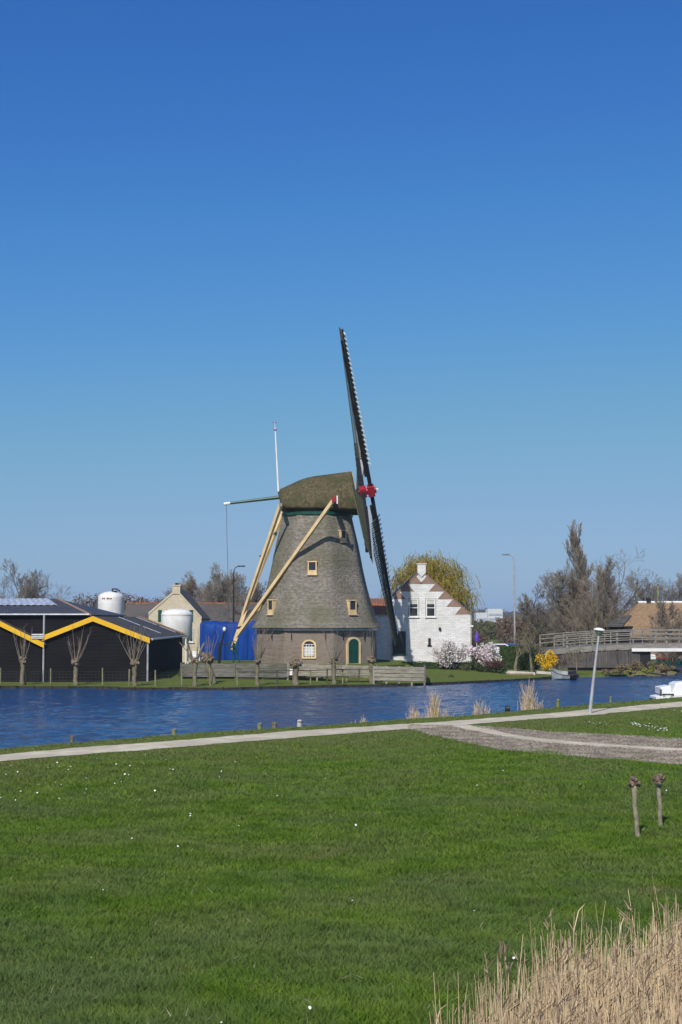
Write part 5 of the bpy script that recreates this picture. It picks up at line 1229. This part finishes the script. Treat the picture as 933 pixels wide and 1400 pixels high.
# old leaning pollard and side limbs
q = xat(292, 99); Yp = 101.5; r0 = pollard(293, Yp, 1.75, .24, 12, 'old leaning pollard willow with a heavy broken head beside the plank wall', 140, bl=2.0, lean=-.28)
x = OFF[r0].x; z = OFF[r0].z; mb = MB(); hd = Vector((x - .5, Yp, z + 1.75))
mb.tube([hd, hd + Vector((-.35, 0, .35)), hd + Vector((-.55, 0, .25))], [.22, .2, .08], 7); mb.tube([hd, hd + Vector((.35, 0, .12)), hd + Vector((.6, .05, .0))], [.2, .14, .06], 7); mb.build('broken_limbs', M['knob'], r0, smooth=True)
q = [o for o in bpy.data.objects if o.get('label', '').startswith('pollard willow at the open side')][0]; o_ = OFF[q]; hd = o_ + Vector((0, 0, 1.65))
mb = MB(); mb.tube([hd, hd + Vector((.3, 0, .6)), hd + Vector((.62, 0, 1.35))], [.12, .09, .07], 7); mb.tube([hd, hd + Vector((-.35, 0, .3)), hd + Vector((-.55, 0, .75)), hd + Vector((-1.1, 0, 1.4))], [.1, .06, .04, .02], 6); mb.build('side_limbs', M['pollard'], q, smooth=True)
# two young pollards in the meadow
for px, py, h, ln, lab, sd_ in ((872, 1145, 1.06, -.05, 'knob headed young pollard stem in the meadow, nearer and slightly bent', 151), (902.5, 1131, .97, .0, 'straight young pollard stem with a knobby head, standing further back in the meadow', 152)):
    g_ = G(px, py, gz(*G(px, py, 0).xy)); pollard(g_.x, g_.y, h, .052, 0, lab, sd_, lean=ln, near=True, name='young_pollard', group='young pollards in the meadow')
# stubby bank posts
for px, py, h, rd, m_, lab in ((98, 1024, .32, .07, 'bark', 'short mooring post on the left stretch of the near bank'), (238, 1013, .3, .08, 'post', 'mossy mooring post between the barns and the plank wall, near bank'),
        (355, 1005, .32, .09, 'post', 'mossy mooring post, first of three below the mill'), (375, 1003, .34, .11, 'bark', 'broad mooring post in the middle of three below the mill'),
        (409.5, 1000, .38, .10, 'concrete', 'pale mooring post, last of three below the mill'), (694, 979, .36, .12, 'black', 'black bollard on the near bank between the dry reeds'), (763, 973, .5, .07, 'yellowherb', 'yellowish post on the near bank left of the leaning lamp'),
        (903.5, 958, .62, .06, 'darkwood', 'thin post in front of the white motorboat'), (835, 967, .42, .05, 'post', 'thin mossy stake right of the leaning lamp')):
    x = 0; q = G(px, py - 6, -.2); x = q.x; y = min(q.y, float(yn(x)) - .4); x = P(px, py, y).x; z = gz(x, y)
    o = thing('mooring_post', (x, y, z), lab, 'post', 'posts along the near bank'); mb = MB(); mb.lathe((x, y, z), [(rd, -.3), (rd, h - .04), (rd * .8, h), (.01, h + .02)], 10); mb.v = [(a + (c - z) * .04, b, c) for a, b, c in mb.v]; mb.build('shaft', M[m_], o, smooth=False)
    mb = MB(); mb.lathe((x + .02, y, z + h * .75), [(rd * 1.06, 0), (rd * 1.08, .03), (rd * 1.0, .05)], 10); mb.build('band', M['bark'], o)

# ------------------------------------------------------------------ reeds
def reed_mesh(name, bases, hts, label, width=.009, plume=.3, leaf=1.5, seed=1, cat='reeds', kind='stuff', ls=.35, plm='plume', spread=.045):
    r = np.random.RandomState(seed); n = len(bases); V = []; Fs = []; mi = 0
    B = np.array(bases); H = np.array(hts)
    dx = r.randn(n) * spread + .02; dy = r.randn(n) * spread
    # stems: 2-sided crossed strips with 3 levels (bending)
    def strip(p0, p1, p2, w0, w1, w2, ang):
        m_ = len(p0); c = np.stack([np.cos(ang), np.sin(ang), np.zeros(m_)], 1)
        v = np.stack([p0 - c * w0[:, None], p0 + c * w0[:, None], p1 - c * w1[:, None], p1 + c * w1[:, None], p2 - c * w2[:, None], p2 + c * w2[:, None]], 1)
        k = np.arange(m_)[:, None] * 6; f = np.concatenate([k + np.array([[0, 1, 3, 2]]), k + np.array([[2, 3, 5, 4]])]); return v.reshape(-1, 3), f
    tipx = B[:, 0] + dx * H; tipy = B[:, 1] + dy * H
    p0 = B.copy(); p0[:, 2] -= .05; p1 = np.stack([B[:, 0] + dx * H * .4, B[:, 1] + dy * H * .4, B[:, 2] + H * .55], 1); p2 = np.stack([tipx, tipy, B[:, 2] + H], 1)
    allV = []; allF = []; off = 0
    ang = r.uniform(-.7, .7, n); w_ = width * r.uniform(.7, 1.3, n)
    for a_ in (ang, ang + 1.57):
        v, f = strip(p0, p1, p2, w_ * 1.1, w_, w_ * .5, a_); allV.append(v); allF.append(f + off); off += len(v)
    # leaves
    m_ = int(n * leaf); idx = r.randint(0, n, m_); t = r.uniform(.25, .95, m_); a = r.uniform(0, 6.283, m_); L = ls * r.uniform(.5, 1.3, m_)
    s0 = np.stack([B[idx, 0] + dx[idx] * H[idx] * t, B[idx, 1] + dy[idx] * H[idx] * t, B[idx, 2] + H[idx] * t], 1)
    s1 = s0 + np.stack([np.cos(a) * L * .3, np.sin(a) * L * .3, L * .45], 1); s2 = s1 + np.stack([np.cos(a) * L * .45, np.sin(a) * L * .45, L * r.uniform(-.35, .4, m_)], 1)
    v, f = strip(s0, s1, s2, np.full(m_, width * .9), np.full(m_, width * 1.1), np.full(m_, .001), a + 1.57); allV.append(v); allF.append(f + off); off += len(v)
    V = np.concatenate(allV); Fc = np.concatenate(allF); me = np_mesh(name, V, Fc, M['reed'])
    if plume:
        k = r.rand(n) < plume; tops = p2[k]; mb = MB(); rr_ = random.Random(seed)
        for t_ in tops:
            t_ = Vector(t_); side = rr_.uniform(-.3, .9)
            for q in range(5):
                d_ = Vector((side * .12 + rr_.gauss(0, .03), rr_.gauss(0, .04), rr_.uniform(.02, .11))); s_ = t_ + Vector((side * .02 * q, 0, -.03 * q + .02)); e_ = s_ + d_; w2 = Vector((.006, .003, 0))
                mb.add([s_ - w2, s_ + w2, e_ + w2 * .6, e_ - w2 * .6], [(0, 1, 2, 3)])
        b = mb.build('plumes', M[plm]); b.parent = me
    tag(me, label, cat, kind=kind)
bases = []; hts = []
rq = np.random.RandomState(3)
N_ = 210000
yy = rq.uniform(6.8, 14.5, N_); xx = rq.uniform(.3, 7.2, N_)
for x, y in zip(xx, yy):
    # bank of reeds: its far edge runs away to the right
    back = 10.15 + (x - .66) * .88 + .25 * math.sin(x * 5) + .12 * math.sin(x * 13)
    edge = .70 + .10 * math.sin(y * 3.1)
    if x < edge or y > min(back, 14.4): continue
    dd = min(x - edge, back - y)
    if rq.rand() > min(1, .05 + dd * .75): continue
    h = 1.44 + .17 * rq.randn() + .07 * math.sin(x * 4 + y * 3) + .10 * min(1, max(0, x - 1.2))
    if rq.rand() < .02: h += rq.uniform(.1, .28)
    h = h * (1 - .25 * max(0, .35 - dd)); bases.append((x, y, gz(x, y))); hts.append(h)
reed_mesh('reed_bed', bases, hts, 'dense bed of tall dry straw coloured reeds in the near right corner', width=.0027, plume=.06, leaf=1.0, seed=5, spread=.06, ls=.22)
def reed_clump(px, py, wpx, hpx, n, label, seed):
    q = G(px, py, WZ); r = np.random.RandomState(seed); s = q.y / F; bs = []; hs = []
    for i in range(int(n * .8)):
        u = max(-1, min(1, r.randn() * .5)); bs.append((q.x + u * wpx * s * .5, q.y + abs(r.randn()) * .5, WZ - .1)); hs.append(max(.25, hpx * s * (1.05 - .6 * abs(u)) * r.uniform(.35, 1.1)))
    reed_mesh('reed_clump', bs, hs, label, width=.007, plume=.10, leaf=1.2, seed=seed, cat='reeds', kind='thing', ls=.22, spread=.13)
reed_clump(594, 986, 20, 44, 150, 'tallest dry reed clump in the water, just left of the path fork', 1)
reed_clump(567, 988, 22, 26, 110, 'low broad dry reed clump at the left of the tallest reeds', 2)
reed_clump(612, 985, 18, 20, 50, 'thin low reeds at the right foot of the tallest reeds', 7)
reed_clump(655, 981, 14, 32, 60, 'dry reed clump left of the black bollard', 3)
reed_clump(667, 980, 12, 22, 40, 'small reed clump right beside the black bollard', 6)
reed_clump(724, 974, 22, 46, 150, 'leaning dry reed clump between the bollard and the lamp', 4)
reed_clump(738, 972, 16, 18, 60, 'low spread of reeds between the leaning reed clump and the yellowish post', 9)
reed_clump(498, 993, 10, 16, 40, 'very small dry reed tuft on the bank below the green door', 5)
reed_clump(487, 994, 12, 8, 40, 'flattened straw tuft left of the very small reed tuft', 8)

# ------------------------------------------------------------------ boats
def rowing_boat():
    a = P(754, 928, 113.5); b = P(790, 929, 112.6); L = 2.9; c = (a + b) / 2; ang = 0
    root = thing('rowing_boat', (c.x, c.y, WZ), 'small grey rowing boat with a green lining and black bow cover by the bank', 'boat')
    L = (b - a).length * 1.02; O = []; I = []; hull = MB(); st = [0, .05, .14, .3, .5, .68, .82, .93, 1.0]; wd = [.20, .38, .52, .62, .64, .58, .46, .30, .12]; sh = [.74, .64, .53, .44, .38, .36, .37, .39, .42]
    for f, w_, s in zip(st, wd, sh):
        x = a.x + (b.x - a.x) * f; y = c.y; kx = -.10 if f == 0 else 0; O.append([Vector((x + kx, y - w_, WZ + s)), Vector((x, y - w_ * .85, WZ + .12)), Vector((x, y - w_ * .4, WZ - .12)), Vector((x, y + w_ * .4, WZ - .12)), Vector((x, y + w_ * .85, WZ + .26)), Vector((x + kx, y + w_, WZ + s + .28))])
    def build(lo, hi, name, m):
        mb = MB(); sec = O[lo:hi]; mb.loft(sec, cap=False, closed=False)
        mb2 = [[p + Vector((0, (.05 if p.y < c.y else -.05), .02)) for p in q] for q in sec]; mb.loft(mb2, cap=False, closed=False)
        return mb
    build(0, 6, 'hull', 0).build('hull', M['greyboat'], root, smooth=False)
    mb = MB(); sec = O[5:]; mb.loft(sec, cap=True, closed=True); mb.build('bow_cover', M['black'], root)
    mb = MB(); mb.add(O[0], [tuple(range(6))]); mb.build('transom', M['greyboat'], root)
    mb = MB(); mb.loft([[p * 1 + Vector((0, (.08 if p.y < c.y else -.08), .05)) for p in q[1:5]] for q in O[:6]], cap=False, closed=False); mb.build('lining', M['greenboat'], root)
    for f in (.25, .55): x = a.x + (b.x - a.x) * f; mb = MB(); mb.bb(x - .1, x + .1, c.y - .55, c.y + .55, WZ + .33, WZ + .37); mb.build('thwart', M['greenboat'], root)
    mb = MB()
    for s in (0, 5): mb.tube([q[s] + Vector((0, 0, .02)) for q in O], .03, 5)
    mb.build('gunwale', M['darkwood'], root)
rowing_boat()
def motor_boat():
    a = P(897, 955, 82.5); root = thing('motor_boat', (a.x + 2.4, 83, WZ), 'white motorboat with a raised cabin moored at the right edge', 'boat')
    x0 = a.x; L = 5.4; y = 83.3; secs = []
    for f, w_, s in ((0, .85, .30), (.1, .98, .38), (.4, 1.05, .5), (.7, .9, .62), (.9, .5, .72), (1, .05, .8)):
        x = x0 + L * f; secs.append([Vector((x, y - w_, WZ + s)), Vector((x, y - w_ * .9, WZ - .1)), Vector((x, y, WZ - .3)), Vector((x, y + w_ * .9, WZ - .1)), Vector((x, y + w_, WZ + s))])
    mb = MB(); mb.loft(secs); mb.build('hull', M['gel'], root, bevel=.02)
    mb = MB(); mb.loft([[p + Vector((0, -.02 if p.y < y else .02, 0)) for p in (Vector((q[0].x, q[0].y, WZ + .16)), Vector((q[1].x, q[1].y, WZ - .1)), Vector((q[3].x, q[3].y, WZ - .1)), Vector((q[4].x, q[4].y, WZ + .16)))] for q in secs[:-1]]); mb.build('waterline_band', M['black'], root)
    s = F / 82.5; x = lambda px: P(px, 950, 82.4).x; z = lambda py: P(920, py, 82.4).z
    mb = MB(); mb.prism([(x(904.5), y - .8, z(949)), (x(903.8), y - .8, z(940)), (x(918.5), y - .8, z(937.5)), (x(919.5), y - .8, z(949))], (0, 1.5, 0)); mb.build('engine_box', M['gel'], root, bevel=.03)
    mb = MB(); secs = []
    for yy, k in ((-.85, .9), (-.75, 1), (.75, 1), (.85, .9)):
        secs.append([Vector((px_, y + yy, z(952) + (zz - z(952)) * k)) for px_, zz in ((x(918), z(952)), (x(921), z(944)), (x(924.5), z(935)), (x(930), z(932.8)), (x(962), z(931.5)), (x(978), z(944)), (x(985), z(952)))])
    mb.loft(secs); mb.build('cabin', M['gel'], root, bevel=.03)
    mb = MB(); mb.prism([(x(938), y - .86, z(944)), (x(937), y - .86, z(937)), (x(958), y - .86, z(936)), (x(968), y - .86, z(944))], (0, -.01, 0)); mb.build('side_window', M['glass'], root)
    mb = MB(); mb.lathe((x(913.5), y - .98, 0), [(.19, z(957.5)), (.21, z(951)), (.23, z(950))], 14); mb.build('fender', M['gel'], root)
    mb = MB(); mb.bb(x(906), x(921), y - 1.06, y - .96, z(950), z(948.3)); mb.build('rub_rail', M['black'], root)
motor_boat()
# moored boats beyond the bridge
q = P(897, 903, 150); o = thing('moored_boat', (q.x, 150, WZ), 'small boat with a white cabin and red cover moored beyond the bridge opening', 'boat')
mb = MB(); mb.loft([[Vector((q.x - 1.0 + 3.6 * f, 150 - w_, WZ + .6)), Vector((q.x - 1.0 + 3.6 * f, 150 - w_ * .8, WZ)), Vector((q.x - 1 + 3.6 * f, 150 + w_ * .8, WZ)), Vector((q.x - 1 + 3.6 * f, 150 + w_, WZ + .75))] for f, w_ in ((0, .6), (.3, .9), (.7, .8), (1, .1))]); mb.build('hull', M['green'], o)
mb = MB(); mb.bb(q.x - .7, q.x - .1, 149.6, 150.4, WZ + .6, WZ + 1.15); mb.build('cabin', M['white'], o); mb = MB(); mb.bb(q.x + .2, q.x + 1.3, 149.6, 150.4, WZ + .6, WZ + .85); mb.build('cover', M['red'], o, bevel=.1)

# ------------------------------------------------------------------ far country
def band_wood(name, px0, px1, Y, topf, m, label, n, size, seed, z0=0, depth=30, dens=1):
    """a far wood that reads as one mass: many small twig clumps"""
    r = np.random.RandomState(seed); px = r.uniform(px0, px1, n); y = Y + r.rand(n) * depth; x = (px - 466.5) / F * Y
    H = (np.array([topf(p) for p in px]) ) * Y / F; lump = .82 + .18 * np.sin(px * .33 + seed) * np.sin(px * .11) + .1 * r.rand(n)
    h = np.sqrt(r.rand(n)) * (CZ + H - z0) * lump; base = np.stack([x, y, z0 + h], 1)
    # each clump: upright thin triangle
    a = r.uniform(0, 3.14, n); s = size * r.uniform(.5, 1.4, n); V = np.zeros((n, 3, 3)); 
    V[:, 0] = base + np.stack([np.cos(a) * s * .5, np.sin(a) * s * .5, -s * r.uniform(0, .8, n)], 1); V[:, 1] = base - np.stack([np.cos(a) * s * .5, np.sin(a) * s * .5, s * r.uniform(0, .8, n)], 1); V[:, 2] = base + np.stack([r.randn(n) * s * .8, r.randn(n) * s * .3, s * r.uniform(-.2, .7, n)], 1)
    o = np_mesh(name, V.reshape(-1, 3), np.arange(3 * n).reshape(-1, 3), M[m]); tag(o, label, 'wood', kind='stuff')
band_wood('brown_thicket', 84, 236, 185, lambda p: 30 + 4 * math.sin(p * .21) - (6 if p > 170 else 0), 'farbrown', 'brown leafless thicket in a band behind the barns and the silo', 45000, .24, 3)
band_wood('brown_thicket', -120, 90, 200, lambda p: 20, 'farbrown', 'leafless thicket behind the left barns below the bare tree', 30000, .26, 4)
band_wood('distant_wood', -600, 1500, 1100, lambda p: 13 + 3 * math.sin(p * .05) + 2 * math.sin(p * .17), 'farwood', 'long dark line of distant woodland on the horizon', 60000, 3.2, 6, depth=120)
band_wood('field_scrub', 640, 760, 300, lambda p: -3 + 2 * math.sin(p * .3), 'field', 'olive scrub on the far fields between house and trees', 22000, .4, 8, depth=60)
band_wood('field_scrub', 700, 1050, 215, lambda p: (12 + 6 * math.sin(p * .09)) * min(1, max(.2, (p - 700) / 50)), 'farbrown', 'brown brushwood behind the bridge and the thatched house', 60000, .3, 9, depth=25)
band_wood('field_scrub', 330, 560, 220, lambda p: 6, 'farbrown', 'low brushwood behind the mill and the blue tarpaulin', 25000, .3, 10, depth=25)
band_wood('bank_scrub', 893, 1000, 160, lambda p: -30 + 8 * math.sin(p * .4), 'herb', 'dry reedy bank seen under the bridge', 6000, .3, 12, depth=8, z0=-.5)
ap = thing('apartment_block', (P(670, 840, 1000).x, 1000, 0), 'white distant apartment block on the horizon right of the house', 'building')
for a, b, t_ in ((651, 667, 837.5), (667, 688, 832.5)):
    mb = MB(); mb.bb(P(a, 840, 1000).x, P(b, 840, 1000).x - .2, 1000, 1015, 0, P(a, t_, 1000).z); w_ = mb.build('wall', M['cbuild'], ap)
    for k in range(int(P(a, t_, 1000).z / 3.2)):
        mb = MB(); mb.bb(P(a, 840, 1000).x + .6, P(b, 840, 1000).x - .8, 999.6, 1000.05, 1.4 + k * 3.2, 2.6 + k * 3.2); mb.build('window_band', M['clearcorr'], w_)
gr = thing('greenhouse_row', (P(665, 850, 520).x, 520, 0), 'pale low greenhouses on the fields below the apartment block', 'greenhouse')
for i in range(6):
    x0 = P(640, 850, 520).x + i * 5.2; mb = MB(); mb.prism([(x0, 520, 0), (x0 + 5, 520, 0), (x0 + 5, 520, 2.6), (x0 + 2.5, 520, 3.6), (x0, 520, 2.6)], (0, 30, 0)); mb.build('glass_bay', M['clearcorr'], gr)
# haze: even pale air round everything
HZ = 0.0002
mb = MB(); mb.bb(-4100, 4100, -400, 6300, -3, 27)
hm = bpy.data.materials.new('pale_air'); hm.use_nodes = True; hm.node_tree.nodes.clear()
pv = hm.node_tree.nodes.new('ShaderNodeVolumePrincipled'); om = hm.node_tree.nodes.new('ShaderNodeOutputMaterial')
pv.inputs['Color'].default_value = (.62, .76, .95, 1); pv.inputs['Density'].default_value = HZ
hm.node_tree.links.new(pv.outputs[0], om.inputs['Volume'])
tag(mb.build('haze', hm), kind='stuff')
print('objects', len(bpy.data.objects))
